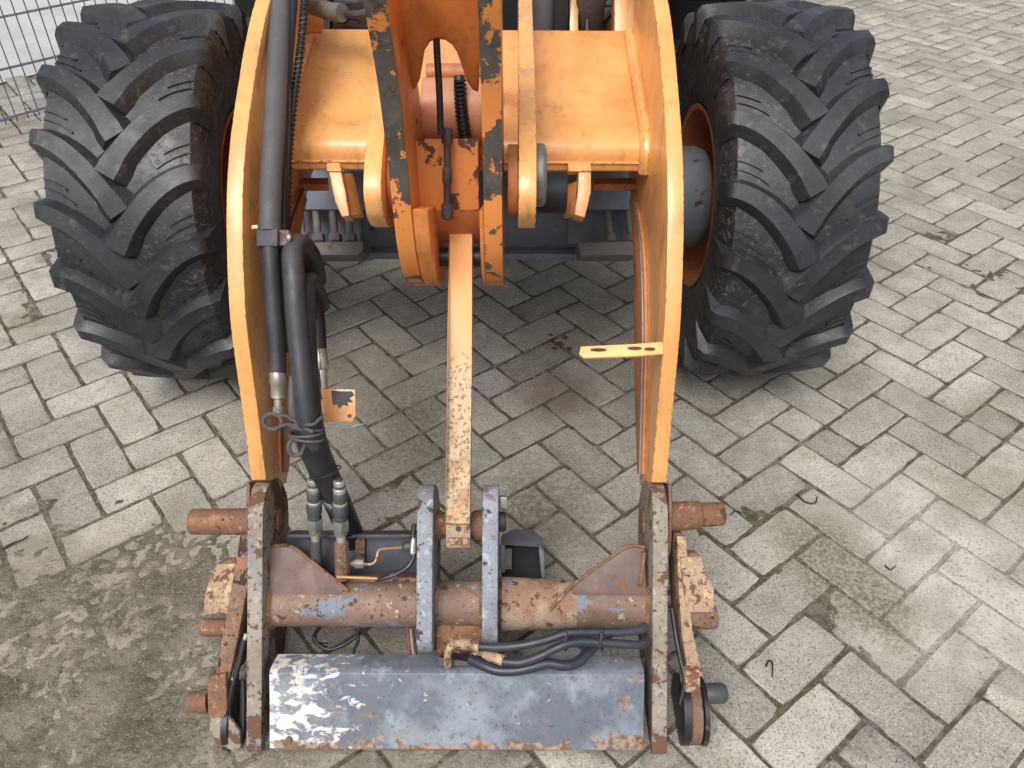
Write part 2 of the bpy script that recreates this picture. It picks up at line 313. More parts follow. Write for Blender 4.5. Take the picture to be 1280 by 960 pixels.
# ------------------------------------------------------------------ mesh helpers
class MB:
    def __init__(s): s.v = []; s.f = []; s.mi = []; s.cur = 0
    def add(s, vs, fs):
        o = len(s.v); s.v += [tuple(x) for x in vs]; s.f += [tuple(i+o for i in f) for f in fs]; s.mi += [s.cur]*len(fs)
    def box(s, c, half, ax=None):
        c = Vector(c); ax = ax or (Vector((1,0,0)), Vector((0,1,0)), Vector((0,0,1)))
        vs = [c + ax[0]*half[0]*i + ax[1]*half[1]*j + ax[2]*half[2]*k for i in (-1,1) for j in (-1,1) for k in (-1,1)]
        s.add(vs, [(0,1,3,2),(4,6,7,5),(0,4,5,1),(2,3,7,6),(0,2,6,4),(1,5,7,3)])
    def prism(s, pts, vec):
        """closed outline of 3D points extruded by a vector"""
        pts = [Vector(p) for p in pts]; vec = Vector(vec); n = len(pts)
        nrm = Vector((0,0,0))
        for i in range(n): nrm += pts[i].cross(pts[(i+1) % n])
        if nrm.dot(vec) > 0: pts.reverse()
        vs = pts + [p+vec for p in pts]
        fs = [tuple(range(n)), tuple(range(2*n-1, n-1, -1))] + [(i, i+n, (i+1) % n + n, (i+1) % n) for i in range(n)]
        s.add(vs, fs)
    def plate(s, prof, x0, x1):
        """side profile [(y,z)...] extruded across x"""
        s.prism([(x0, y, z) for y, z in prof], (x1-x0, 0, 0))
    def tube(s, pts, r, n=12, sub=6, caps=True):
        pts = smooth_path(pts, sub) if sub > 1 and len(pts) > 2 else [Vector(p) for p in pts]
        rs = r if isinstance(r, (list, tuple)) else None
        m = len(pts); vs = []
        t0 = (pts[1]-pts[0]).normalized(); u = t0.orthogonal().normalized()
        for i, p in enumerate(pts):
            t = (pts[min(i+1, m-1)]-pts[max(i-1, 0)]).normalized()
            u = (u - t*u.dot(t)).normalized(); v = t.cross(u)
            rr = r if rs is None else rs[0] + (rs[1]-rs[0])*i/(m-1)
            vs += [p + (u*math.cos(2*PI*k/n) + v*math.sin(2*PI*k/n))*rr for k in range(n)]
        fs = [(i*n+k, i*n+(k+1) % n, (i+1)*n+(k+1) % n, (i+1)*n+k) for i in range(m-1) for k in range(n)]
        if caps: fs += [tuple(range(n-1, -1, -1)), tuple((m-1)*n+k for k in range(n))]
        s.add(vs, fs)
    def lathe(s, a, b, prof, n=20):
        """profile [(t along a-b, radius)], revolved about the axis a-b"""
        a, b = Vector(a), Vector(b); t = (b-a).normalized(); u = t.orthogonal().normalized(); v = t.cross(u); L = (b-a).length
        vs = []
        for (q, r) in prof: vs += [a + t*q*L + (u*math.cos(2*PI*k/n)+v*math.sin(2*PI*k/n))*r for k in range(n)]
        m = len(prof)
        fs = [(i*n+k, i*n+(k+1) % n, (i+1)*n+(k+1) % n, (i+1)*n+k) for i in range(m-1) for k in range(n)]
        fs += [tuple(range(n-1, -1, -1)), tuple((m-1)*n+k for k in range(n))]
        s.add(vs, fs)
    def build(s, name, mat, parent=None, bevel=0, angle=35, label=None):
        me = bpy.data.meshes.new(name); me.from_pydata(s.v, [], s.f)
        for m_ in (mat if isinstance(mat, (list, tuple)) else [mat]): me.materials.append(m_)
        me.polygons.foreach_set('material_index', s.mi)
        bm = bmesh.new(); bm.from_mesh(me); bmesh.ops.recalc_face_normals(bm, faces=bm.faces)
        if bevel:
            es = [e for e in bm.edges if len(e.link_faces) == 2 and e.calc_face_angle(0) > math.radians(40)]
            bmesh.ops.bevel(bm, geom=es, offset=bevel, segments=2, profile=.6, affect='EDGES', clamp_overlap=True)
        bm.to_mesh(me); bm.free()
        me.polygons.foreach_set('use_smooth', [True]*len(me.polygons)); me.set_sharp_from_angle(angle=math.radians(angle))
        o = bpy.data.objects.new(name, me); COL.objects.link(o)
        if parent: attach(o, parent)
        if label: o['label'] = label
        return o
def attach(o, parent):
    o.parent = parent; o.matrix_parent_inverse = parent_world(parent).inverted()
def parent_world(p):
    m_ = p.matrix_basis.copy()
    if p.parent: m_ = parent_world(p.parent) @ p.matrix_parent_inverse @ m_
    return m_
def smooth_path(pts, sub):
    P_ = [Vector(p) for p in pts]; out = []
    for i in range(len(P_)-1):
        a = P_[max(i-1, 0)]; b = P_[i]; c = P_[i+1]; d = P_[min(i+2, len(P_)-1)]
        for k in range(sub):
            t = k/sub
            out.append(.5*((2*b) + (c-a)*t + (2*a-5*b+4*c-d)*t*t + (3*b-a-3*c+d)*t**3))
    out.append(P_[-1]); return out
def smooth_prof(pts, sub=4):
    q = smooth_path([Vector((a, b, 0)) for a, b in pts], sub); return [(v.x, v.y) for v in q]
def thing(name, label, cat, loc=(0,0,0), group=None):
    o = bpy.data.objects.new(name, None); COL.objects.link(o); o.location = loc; o['label'] = label; o['category'] = cat
    if group: o['group'] = group
    return o
def tag(o, label, cat, group=None):
    o['label'] = label; o['category'] = cat
    if group: o['group'] = group
    return o

# ================================================================== GROUND
rng = random.Random(7)
U = Vector((.0820863, .0654740, 0)); V = Vector((.0654740, -.0820863, 0)); O = Vector((.5261031, 1.6113694, 0))
def rnd(a, b): return rng.uniform(a, b)

ym = MB(); ym.add([(-400, -100, -.075), (400, -100, -.075), (400, 900, -.075), (-400, 900, -.075)], [(0,1,2,3)])
yard = ym.build('ground', M['soil']); yard['kind'] = 'structure'

FA, FD = Vector((-2.30, 3.50, 0)), Vector((.655, .756, 0)).normalized()     # line of the fence
FN = Vector((-FD.y, FD.x, 0))                                       # beyond it
def beyond(p): return (p-FA).dot(FN)
PAVE_END = beyond(G(0, 106))

# pavement: bed of soil in the joints, then every paver
def hmask(x, y, spots, wob):
    best = 0
    for (px, py, r) in spots:
        d = math.hypot(x-px, y-py) + wob*r
        best = max(best, min(1, max(0, (r*1.3-d)/(r*.6))))
    return best
def grid_sheet(name, x0, x1, y0, y1, st, mat, hf):
    nx = int((x1-x0)/st)+1; ny = int((y1-y0)/st)+1
    vs = []; 
    for j in range(ny):
        for i in range(nx):
            x = x0+i*st; y = y0+j*st; vs.append((x, y, hf(x, y)))
    fs = [(j*nx+i, j*nx+i+1, (j+1)*nx+i+1, (j+1)*nx+i) for j in range(ny-1) for i in range(nx-1)]
    me = bpy.data.meshes.new(name); me.from_pydata(vs, [], fs); me.materials.append(mat)
    me.polygons.foreach_set('use_smooth', [True]*len(fs)); o = bpy.data.objects.new(name, me); COL.objects.link(o); return o
ALLSPOTS = PATCHES
def soil_h(x, y):
    n1 = mnoise.noise(Vector((x*9, y*9, 0))); n2 = mnoise.noise(Vector((x*45, y*45, 3))); n3 = mnoise.noise(Vector((x*2.2, y*2.2, 7)))
    h = -.0036 + .0018*n1 + .0016*n2 + .003*max(0, n3); h = min(h, -.0013)
    m = hmask(x, y, ALLSPOTS, .7*n1)
    if m: h += m*(.0041 + .0028*n2 + .0024*n1 + .0042*mnoise.noise(Vector((x*85, y*85, 5))))
    m = hmask(x, y, SILT + [(.66, 1.17, .07), (.73, 1.06, .08), (.78, .98, .07)], .5*n1)
    n4 = mnoise.noise(Vector((x*100, y*100, 5)))
    if m: h = h*(1-m) + m*(-.0019 + .0004*n2 + .0005*n4)
    return h
near = grid_sheet('joint_soil', -2.3, 2.3, .35, 3.0, .0068, M['soil'], soil_h); near['kind'] = 'stuff'
far_bed = MB(); far_bed.add([(-9, -1, -.010), (12, -1, -.010), (12, 11, -.010), (-9, 11, -.010)], [(0,1,2,3)])
pav = far_bed.build('pavement', M['soil']); pav['kind'] = 'structure'
near.parent = pav

def paver_mesh(k, L=2, half=False):
    """one concrete block: worn, uneven arris, slightly domed top; long side on local x"""
    r_ = random.Random(k); u = .105
    lx = u*L/2 - .0025; ly = u/2 - .0025
    nl, nw = (8, 4) if L == 2 else (4, 4)
    pts = []
    def line(a, b, n):
        for i in range(n):
            t = i/n; pts.append(((a[0]+(b[0]-a[0])*t), (a[1]+(b[1]-a[1])*t)))
    line((-lx, -ly), (lx, -ly), nl); line((lx, -ly), (lx, ly), nw); line((lx, ly), (-lx, ly), nl); line((-lx, ly), (-lx, -ly), nw)
    n = len(pts); corner = {0, nl, nl+nw, 2*nl+nw}
    outer = []; inner = []
    for i, (x, y) in enumerate(pts):
        jit = r_.uniform(-.0016, .0012); dl = math.hypot(x, y)
        c = .003 if i in corner else 0
        ox = x - (x/dl)*(c+jit*0.6); oy = y - math.copysign(1, y)*(c*.5) + jit*(1 if abs(abs(y)-ly) < 1e-6 else 0)
        if abs(abs(x)-lx) < 1e-6 and i not in corner: ox = x + jit
        outer.append((ox, oy))
        ins = r_.uniform(.0022, .0048)
        inner.append((ox - math.copysign(min(ins, abs(ox)), ox)*(1 if abs(abs(x)-lx) < 1e-6 else .0), oy - math.copysign(min(ins, abs(oy)), oy)*(1 if abs(abs(y)-ly) < 1e-6 else 0.)))
    vs = [(x, y, -.055) for x, y in outer] + [(x, y, -.0045 + r_.uniform(-.0012, .0008)) for x, y in outer] + [(x, y, r_.uniform(-.0006, .0002)) for x, y in inner]
    fs = []
    for i in range(n):
        j = (i+1) % n; fs += [(i, j, n+j, n+i), (n+i, n+j, 2*n+j, 2*n+i)]
    c0 = len(vs); vs.append((0, 0, .0004)); fs += [(2*n+i, 2*n+(i+1) % n, c0) for i in range(n)]
    me = bpy.data.meshes.new('paver'); me.from_pydata(vs, [], fs); me.materials.append(M['paver'])
    me.polygons.foreach_set('use_smooth', [True]*len(fs)); me.set_sharp_from_angle(angle=math.radians(22)); return me
VAR2 = [paver_mesh(100+k) for k in range(14)]; VAR1 = [paver_mesh(200+k, 1) for k in range(6)]
ang_u = math.atan2(U.y, U.x)
def px_of(p):
    q = CAM_ROT.transposed() @ (p - Vector((0, 0, CAM_H)))
    if q.z > -.1: return None
    return (640 + q.x/-q.z*F_PX, 480 - q.y/-q.z*F_PX, -q.z)
blocks = []
FORCED_HALF = {}
for a in range(-90, 90):
    for b in range(-60, 60):
        for kind in (0, 1):
            if kind == 0: u0, v0, lu, lv = -a+2*b, a+2*b, 2, 1
            else: u0, v0, lu, lv = 2-a+2*b, a+2*b, 1, 2
            c = O + U*(u0+lu/2) + V*(v0+lv/2)
            if not (-4.2 < c.x < 7.0 and .15 < c.y < 8.2): continue
            if beyond(c) > PAVE_END: continue
            ang = ang_u + (PI/2 if kind else 0)
            if rng.random() < .045:          # a repaired spot: two half blocks
                d = (U if kind == 0 else V)*.5
                blocks += [(c-d, ang + rnd(-.03, .03), 1), (c+d, ang + rnd(-.03, .03), 1)]
            else: blocks.append((c, ang + (PI if rng.random() < .5 else 0) + rnd(-.012, .012), 2))
LOADER_HIDE = lambda x, y: (30 < x < 290 and 60 < y < 440) or (860 < x < 1090 and 20 < y < 440) or (340 < x < 810 and y < 280) or (345 < x < 800 and y > 850)
def rank(c):
    q = px_of(c)
    if q is None or not (-10 < q[0] < 1290 and -10 < q[1] < 970) or LOADER_HIDE(q[0], q[1]): return 1e9
    return (c - Vector((0, 0, CAM_H))).length
blocks.sort(key=lambda t: rank(t[0]))
def paver_matrix(c, ang):
    return Matrix.Translation(c + Vector((rnd(-.0012, .0012), rnd(-.0012, .0012), rnd(-.0016, .0012)))) @ Matrix.Rotation(ang, 4, 'Z') @ Matrix.Rotation(rnd(-.009, .009), 4, 'X') @ Matrix.Rotation(rnd(-.007, .007), 4, 'Y')
for i, (c, ang, L) in enumerate(blocks[:298]):
    o = bpy.data.objects.new('paver', rng.choice(VAR2 if L == 2 else VAR1)); COL.objects.link(o)
    o.matrix_basis = paver_matrix(c, ang); o.parent = pav
vs = []; fs = []
for (c, ang, L) in blocks[298:]:
    me = rng.choice(VAR2 if L == 2 else VAR1); mm = paver_matrix(c, ang); o_ = len(vs)
    vs += [tuple(mm @ v.co) for v in me.vertices]; fs += [tuple(x+o_ for x in p.vertices) for p in me.polygons]
me = bpy.data.meshes.new('far_pavers'); me.from_pydata(vs, [], fs); me.materials.append(M['paver'])
me.polygons.foreach_set('use_smooth', [True]*len(fs)); me.set_sharp_from_angle(angle=math.radians(50))
o = bpy.data.objects.new('far_pavers', me); COL.objects.link(o); o.parent = pav; o['kind'] = 'stuff'

# ground beyond the fence
q0 = FA - FD*6; q1 = FA + FD*30
pg = MB(); pg.add([q0+FN*(PAVE_END+.04)+Vector((0,0,-.004)), q1+FN*(PAVE_END+.04)+Vector((0,0,-.004)), q1+FN*30+Vector((0,0,-.004)), q0+FN*30+Vector((0,0,-.004))], [(0,1,2,3)])
o = pg.build('concrete_yard', M['pale_ground']); o['kind'] = 'structure'

# grit scattered over the pavers
gm = MB()
for i in range(2600):
    if i < 1300: px, py, rr = rnd(0, 330), rnd(560, 960), 1
    else: px, py, rr = rnd(0, 1280), rnd(250, 960), 1
    p = G(px, py); s_ = rng.choice((.0008, .0011, .0015, .002, .0026)); p.z = .0008
    a0 = rnd(0, 6.28)
    vsx = [p + Vector((math.cos(a0+k*2*PI/4)*s_*rnd(.7, 1.3), math.sin(a0+k*2*PI/4)*s_*rnd(.7, 1.3), -s_*.3)) for k in range(4)]
    gm.add(vsx + [p+Vector((0, 0, s_*.7))], [(0,1,4), (1,2,4), (2,3,4), (3,0,4), (3,2,1,0)])
o = gm.build('grit', M['pebble']); o['kind'] = 'stuff'

# ================================================================== small things on the ground
def curl(pts, r, name, mat, label, cat, group=None):
    m_ = MB(); m_.tube([G(x, y)+Vector((0, 0, r*.8+.001+k)) for x, y, k in pts], [r, r*.55], 8, 6)
    tag(m_.build(name, mat), label, cat, group)
TW = 'dark curled scraps lying on the pavers'
curl([(996, 619, 0), (1006, 629, .002), (1018, 631, .004), (1021, 622, .001)], .0022, 'curled_twig', M['twig'], 'dark hooked scrap on the pavers at the upper tip of the silt patch', 'twig', TW)
curl([(957, 834, 0), (960, 828, .003), (964, 831, .005), (965, 840, .003), (965, 847, 0)], .0022, 'curled_twig', M['twig'], 'dark curled scrap alone on a clean paver right of the steel pin', 'twig', TW)
curl([(1106, 708, 0), (1112, 714, .003), (1119, 709, .002)], .0018, 'curled_twig', M['twig'], 'smallest dark scrap, lying in the pale silt on the right', 'twig', TW)
curl([(912, 645, 0), (919, 640, .002), (927, 642, 0)], .0016, 'curled_twig', M['twig'], 'thin dark scrap on the paver just right of the stepped rusty pin', 'twig', TW)
curl([(3, 688, 0), (16, 682, .003), (30, 678, .006), (36, 672, .002)], .0028, 'curled_twig', M['twig'], 'long dark twig in the crusty soil at the left edge of the yard', 'twig', TW)
curl([(440, 535, .001), (448, 532.5, .001), (455, 531, .001)], .0016, 'straw', M['straw'], 'pale short straw on the paver below the small orange bracket', 'straw')
lf = MB()
for (x, y, s_) in ((700, 431, .018), (706, 423, .014), (693, 437, .012), (712, 437, .012), (688, 420, .010)):
    c = G(x, y); a0 = rnd(0, 6); k = []
    for i in range(7):
        a = a0 + i*2*PI/7; k.append(c + Vector((math.cos(a)*s_*rnd(.6, 1.1), math.sin(a)*s_*rnd(.5, .9), .002+rnd(0, .004))))
    lf.add([c+Vector((0, 0, .005))] + k, [(0, i+1, (i+1) % 7+1) for i in range(7)])
o = lf.build('leaf_litter', M['leaf']); o['kind'] = 'stuff'

# ================================================================== FENCE
fence = thing('mesh_fence', 'grey welded wire mesh fence panel along the yard edge behind the left tyre', 'fence', FA)
def fpt(t, z, off=0): return FA + FD*t + FN*off + Vector((0, 0, z))
for i, z in enumerate((.045, .245, .445, .645, .845, 1.045, 1.245)):
    for off in (-.007, .007):
        m_ = MB(); m_.tube([fpt(-.7, z, off), fpt(1.75, z, off)], .0033, 8, 1); m_.build('rod', M['wire'], fence)
wm = MB(); wm.tube([fpt(0, .02), fpt(0, 1.28)], .0028, 8, 1); w0 = wm.build('wire', M['wire'], fence)
for k in range(-13, 35):
    if k == 0: continue
    c = w0.copy(); COL.objects.link(c); c.parent = fence; c.matrix_parent_inverse = w0.matrix_parent_inverse; c.location = FD*(k*.05)
for t in (-.72, 1.77):
    m_ = MB(); m_.box(fpt(t, .64, .03), (.02, .02, .66), (FD, FN, Vector((0,0,1)))); m_.build('post', M['wire'], fence, .003)

# ================================================================== WHEEL LOADER
WCX, WY, WZ, YAW = -.107, 1.955, .455, math.radians(-1.2)
LD = thing('wheel_loader', 'orange wheel loader with raised curved lift arms and rusty empty quick coupler', 'wheel loader', (CX, 1.9, 0))
LR = Vector((WCX, WY, 0))
def W(x, y, z):          # axle frame (slightly turned) to world
    v = Matrix.Rotation(-YAW, 3, 'Z') @ Vector((x, y, 0)); return Vector((WCX+v.x, WY+v.y, z))

# ---- tyres
R_T, TW_ = .470, .345
def build_tyre(side):
    """axis on local x; side=+1 right wheel (outer face towards +x)"""
    hw = TW_/2
    prof = [(-.140, .232), (-.146, .240), (-.156, .285), (-hw+.006, .335), (-hw+.002, .390), (-hw+.014, .421), (-.150, .434), (-.10, .442), (0, .446),
            (.10, .442), (.150, .434), (hw-.014, .421), (hw-.002, .390), (hw-.006, .335), (.156, .285), (.146, .245), (.140, .232)]
    prof = [(x, r*R_T/.47) for x, r in prof]
    n = 120; vs = []; fs = []; gv = []
    m = len(prof)
    for k in range(n):
        a = 2*PI*k/n
        for (x, r) in prof: vs.append((x, r*math.cos(a), r*math.sin(a))); gv.append(max(0, min(1, (-x*side+.04)/.2)))
    for k in range(n):
        for i in range(m-1): fs.append((k*m+i, k*m+i+1, ((k+1) % n)*m+i+1, ((k+1) % n)*m+i))
    def surf(x): # carcass radius under a lug
        ax = abs(x); pr = [(0, .446), (.10, .442), (.150, .434), (hw-.014, .421), (hw-.001, .390), (hw+.02, .34)]
        for (a, ra), (b, rb) in zip(pr, pr[1:]):
            if ax <= b: return ra + (rb-ra)*(ax-a)/(b-a)
        return pr[-1][1]
    N = 19; pitch = 2*PI/N
    def lug(sgn, phase):
        steps = 14; rows = []
        for i in range(steps+1):
            t = i/steps
            x = sgn*(-.012 + t*(hw+.016))                                  # across
            arc = .165*(1-(1-t)**1.9)*.98                                  # rises towards the shoulder
            dx = (hw+.016); darc = .165*1.9*(1-t)**.9
            tl = math.hypot(dx, darc); nx, na = -darc/tl, dx/tl            # normal in the unrolled surface
            wid = .0185 + .0045*(1-t) + (.003 if t < .08 else 0)
            top = R_T*(1-.0) - .0035*(t*2)**2 - (.014 if t > .985 else 0)
            base = surf(x) - .006
            row = []
            for (o, h) in ((-1.75, 0), (-1.08, .78), (-.84, 1), (.82, 1), (1.04, .80), (1.7, 0)):
                xx = x + sgn*nx*wid*o; ar = arc + na*wid*o
                if t > .93 and h == 0: pass
                rr = base + (top-base)*h
                # shoulder end: fold down over the sidewall
                row.append((max(-hw-.003, min(hw+.003, xx)), ar, rr))
            rows.append(row)
        # blunt end caps slope
        first = [(x - sgn*.006, a_ - .006, surf(x)-.006) for (x, a_, r_) in rows[0]]
        last = [(sgn*(hw+.003), a_ + .004, .372*R_T/.47) for (x, a_, r_) in rows[-1]]
        rows = [first] + rows + [last]
        o0 = len(vs); q = 6
        for row in rows:
            for (x, ar, rr) in row:
                a = phase + ar/R_T
                vs.append((x, -rr*math.cos(a), rr*math.sin(a))); gv.append(0)
        for i in range(len(rows)-1):
            for k in range(q-1): fs.append((o0+i*q+k, o0+i*q+k+1, o0+(i+1)*q+k+1, o0+(i+1)*q+k))
        # two thin ribs in the groove above the lug
        for (dd, s0, s1) in ((.050, .52, .88), (.070, .60, .88)):
            o0 = len(vs); st = 6
            for i in range(st+1):
                t = s0 + (s1-s0)*i/st; x = sgn*(-.012 + t*(hw+.016)); arc = .165*(1-(1-t)**1.9)*.98
                b = surf(x)
                for (o, h) in ((-.0035, -.003), (-.0015, .0045), (.0015, .0045), (.0035, -.003)):
                    a = phase + (arc + dd + o)/R_T; rr = b+h; vs.append((x, -rr*math.cos(a), rr*math.sin(a))); gv.append(.3)
            for i in range(st):
                for k in range(3): fs.append((o0+i*4+k, o0+i*4+k+1, o0+(i+1)*4+k+1, o0+(i+1)*4+k))
    for k in range(N):
        lug(1, k*pitch); lug(-1, k*pitch + pitch*.5)
    me = bpy.data.meshes.new('tyre'); me.from_pydata(vs, [], fs); me.materials.append(M['tyre'])
    at = me.attributes.new('groove', 'FLOAT', 'POINT'); at.data.foreach_set('value', gv)
    bm = bmesh.new(); bm.from_mesh(me); bmesh.ops.recalc_face_normals(bm, faces=bm.faces)
    bm.to_mesh(me); bm.free()
    me.polygons.foreach_set('use_smooth', [True]*len(me.polygons)); me.set_sharp_from_angle(angle=math.radians(46)); return me
XO = .893 - TW_/2
for side in (-1, 1):
    cx = W(side*XO, 0, 0)
    rot = Matrix.Rotation(-YAW, 4, 'Z')
    base = Matrix.Translation((cx.x, cx.y, WZ)) @ rot @ Matrix.Rotation(.10 if side < 0 else .02, 4, 'X')
    hub = MB(); hub.lathe((-side*.05, 0, 0), (side*.16, 0, 0), [(0, .10), (.2, .13), (.3, .205), (.5, .215), (.52, .12), (.8, .10), (1, .06)], 32)
    ho = hub.build('wheel', M['rim_orange'], None)
    rm = MB(); n = 48; pr = [(-.146, .234), (-.143, .226), (-.115, .215), (.0, .205), (.10, .215), (.143, .226), (.146, .234)]
    pr2 = [(x, r-.006) for x, r in reversed(pr)]
    pp = pr + pr2; vv = []; ff = []
    for k in range(n):
        a = 2*PI*k/n; vv += [(x, r*math.cos(a), r*math.sin(a)) for x, r in pp]
    m_ = len(pp)
    for k in range(n):
        for i in range(m_): ff.append((k*m_+i, k*m_+(i+1) % m_, ((k+1) % n)*m_+(i+1) % m_, ((k+1) % n)*m_+i))
    rm.add(vv, ff); ro = rm.build('rim', M['rim_orange'])
    to = bpy.data.objects.new('tyre', build_tyre(side)); COL.objects.link(to)
    ho.matrix_basis = base; ho.parent = LD; ho.matrix_parent_inverse = LD.matrix_basis.inverted() if False else Matrix.Translation(-Vector(LD.location))
    for c in (ro, to): c.parent = ho
# ---- axle
ax = MB()
ax.lathe(W(-.60, 0, WZ), W(.60, 0, WZ), [(0, .12), (.02, .13), (.10, .13), (.12, .085), (.30, .085), (.40, .10), (.60, .10), (.70, .085), (.88, .085), (.90, .13), (.98, .13), (1, .12)], 28)
ax.box(W(0, -.095, WZ-.03), (.44, .012, .068)); ax.box(W(0, -.11, WZ-.095), (.43, .03, .010))
axle = ax.build('axle', M['axle'], LD, .006)
def brick_(name, px0, py0, px1, py1, D0, D1, mat, parent, bev=.003, label=None):
    """block given by its front face in the coupler's tilted frame, D0 front to D1 back"""
    m_ = MB(); q = [P(px0, py0, D0), P(px1, py0, D0), P(px1, py1, D0), P(px0, py1, D0)]
    m_.prism(q, VIEW*(D1-D0)); return m_.build(name, mat, parent, bev, label=label)
# clamp packs with their bolts
for (x0, x1, tabs) in ((380, 455, (372, 392, 413, 432)), (722, 800, (757, 783))):
    m_ = MB(); m_.prism([P(x0, 303, 1.90), P(x1, 301, 1.90), P(x1-2, 314, 1.90), P(x1-8, 319, 1.90), P(x0+4, 319, 1.90)], VIEW*.10)
    m_.build('clamp_bar', M['axle_dark'], axle, .004)
    m_ = MB(); q = [P(x0-12, 240, 2.02), P(x1-4, 240, 2.02), P(x1-4, 304, 2.0), P(x0-12, 304, 2.0)]; m_.prism(q, VIEW*.02)
    m_.build('pad_plate', M['axle'], axle, .003)
    for t in tabs:
        m_ = MB(); m_.tube([P(t, 236, 1.96), P(t+6, 300, 1.93)], .0095, 10, 1)
        m_.lathe(P(t+6, 294, 1.93), P(t+6.5, 304, 1.92), [(0, .016), (1, .016)], 6); m_.build('clamp_bolt', M['axle_dark'], axle, .0015)
# ---- chassis behind
ch = MB()
for sx in (-1, 1):
    ch.box((CX+sx*.20, 2.32, .72), (.016, .36, .30))
ch.box((CX, 2.7, .70), (.22, .02, .34)); ch.box((CX, 2.2, .60), (.24, .22, .03))
frame = ch.build('front_frame', M['dark_void'], LD, .006)
bd = MB(); bd.box((CX, 2.98, .86), (.80, .24, .33)); bd.box((CX, 3.7, .95), (.55, .8, .42)); bd.build('rear_body', M['black'], LD, .04)
for sx in (-1, 1):
    m_ = MB(); x0 = WCX+sx*.50
    prof = [(2.22, .90), (2.30, .99), (2.60, 1.05), (2.74, 1.0), (2.74, .95), (2.60, .99), (2.32, .93), (2.26, .86)]
    m_.plate(prof, x0-.21, x0+.21); m_.build('mudguard', M['black'], LD, .006)
for sx in (-1, 1):      # lift cylinders, bare barrels
    m_ = MB(); x = CX+sx*.27; m_.tube([(x, 2.30, .50), (x, 1.95, .99)], .034, 20, 1); m_.tube([(x, 1.95, .99), (x, 1.80, 1.20)], .020, 16, 1)
    m_.build('lift_cylinder', M['axle_dark'], LD, .003)
# struts seen above the cross tube, right half
m_ = MB(); m_.tube([P(676, 60, 1.95), P(672, -40, 1.85)], .042, 20, 1); m_.build('cylinder_barrel', M['axle'], LD, .003)
brick_('frame_strip', 712, -40, 723, 60, 1.86, 1.90, M['orange'], LD)
brick_('frame_strip', 697, -40, 711, 60, 1.97, 2.0, M['rust'], LD)
m_ = MB(); m_.prism([P(722, 26, 1.92), P(768, -6, 1.92), P(770, 12, 1.92), P(740, 40, 1.92), P(722, 40, 1.92)], VIEW*.03); m_.build('frame_brace', M['slate'], LD, .003)
m_ = MB(); m_.tube([P(724, 8, 1.88), P(778, 6, 1.88)], .004, 8, 1); m_.tube([P(734, 60, 1.87), P(734, -20, 1.87)], .0035, 8, 1); m_.build('cable', M['sleeve'], LD)
brick_('frame_post', 768, -40, 785, 60, 1.80, 1.86, M['orange'], LD)
for (x0, x1) in ((372, 388), (398, 412)):
    brick_('frame_strip', x0, -40, x1, 60, 1.9, 1.94, M['slate'], LD)
# fittings top left of the bell crank
m_ = MB(); m_.tube([P(392, 8, 1.62), P(412, 14, 1.58), P(428, 16, 1.56)], .017, 16, 4); m_.build('hose_fitting', M['zinc'], LD)
m_ = MB(); m_.tube([P(420, 4, 1.60), P(446, 2, 1.58), P(470, -6, 1.6)], .006, 10, 4); m_.tube([P(425, 17, 1.58), P(446, 18, 1.56), P(474, 12, 1.56)], .0075, 10, 4)
m_.tube([P(424, 27, 1.6), P(446, 28, 1.58), P(470, 32, 1.62)], .006, 10, 4); m_.build('hydraulic_hose', M['rubber'], LD)
m_ = MB(); m_.prism([P(372, 22, 1.66), P(396, -2, 1.66), P(404, 2, 1.66), P(402, 40, 1.66), P(372, 40, 1.66)], VIEW*.01); m_.build('hose_bracket', M['orange_dirty'], LD, .002)

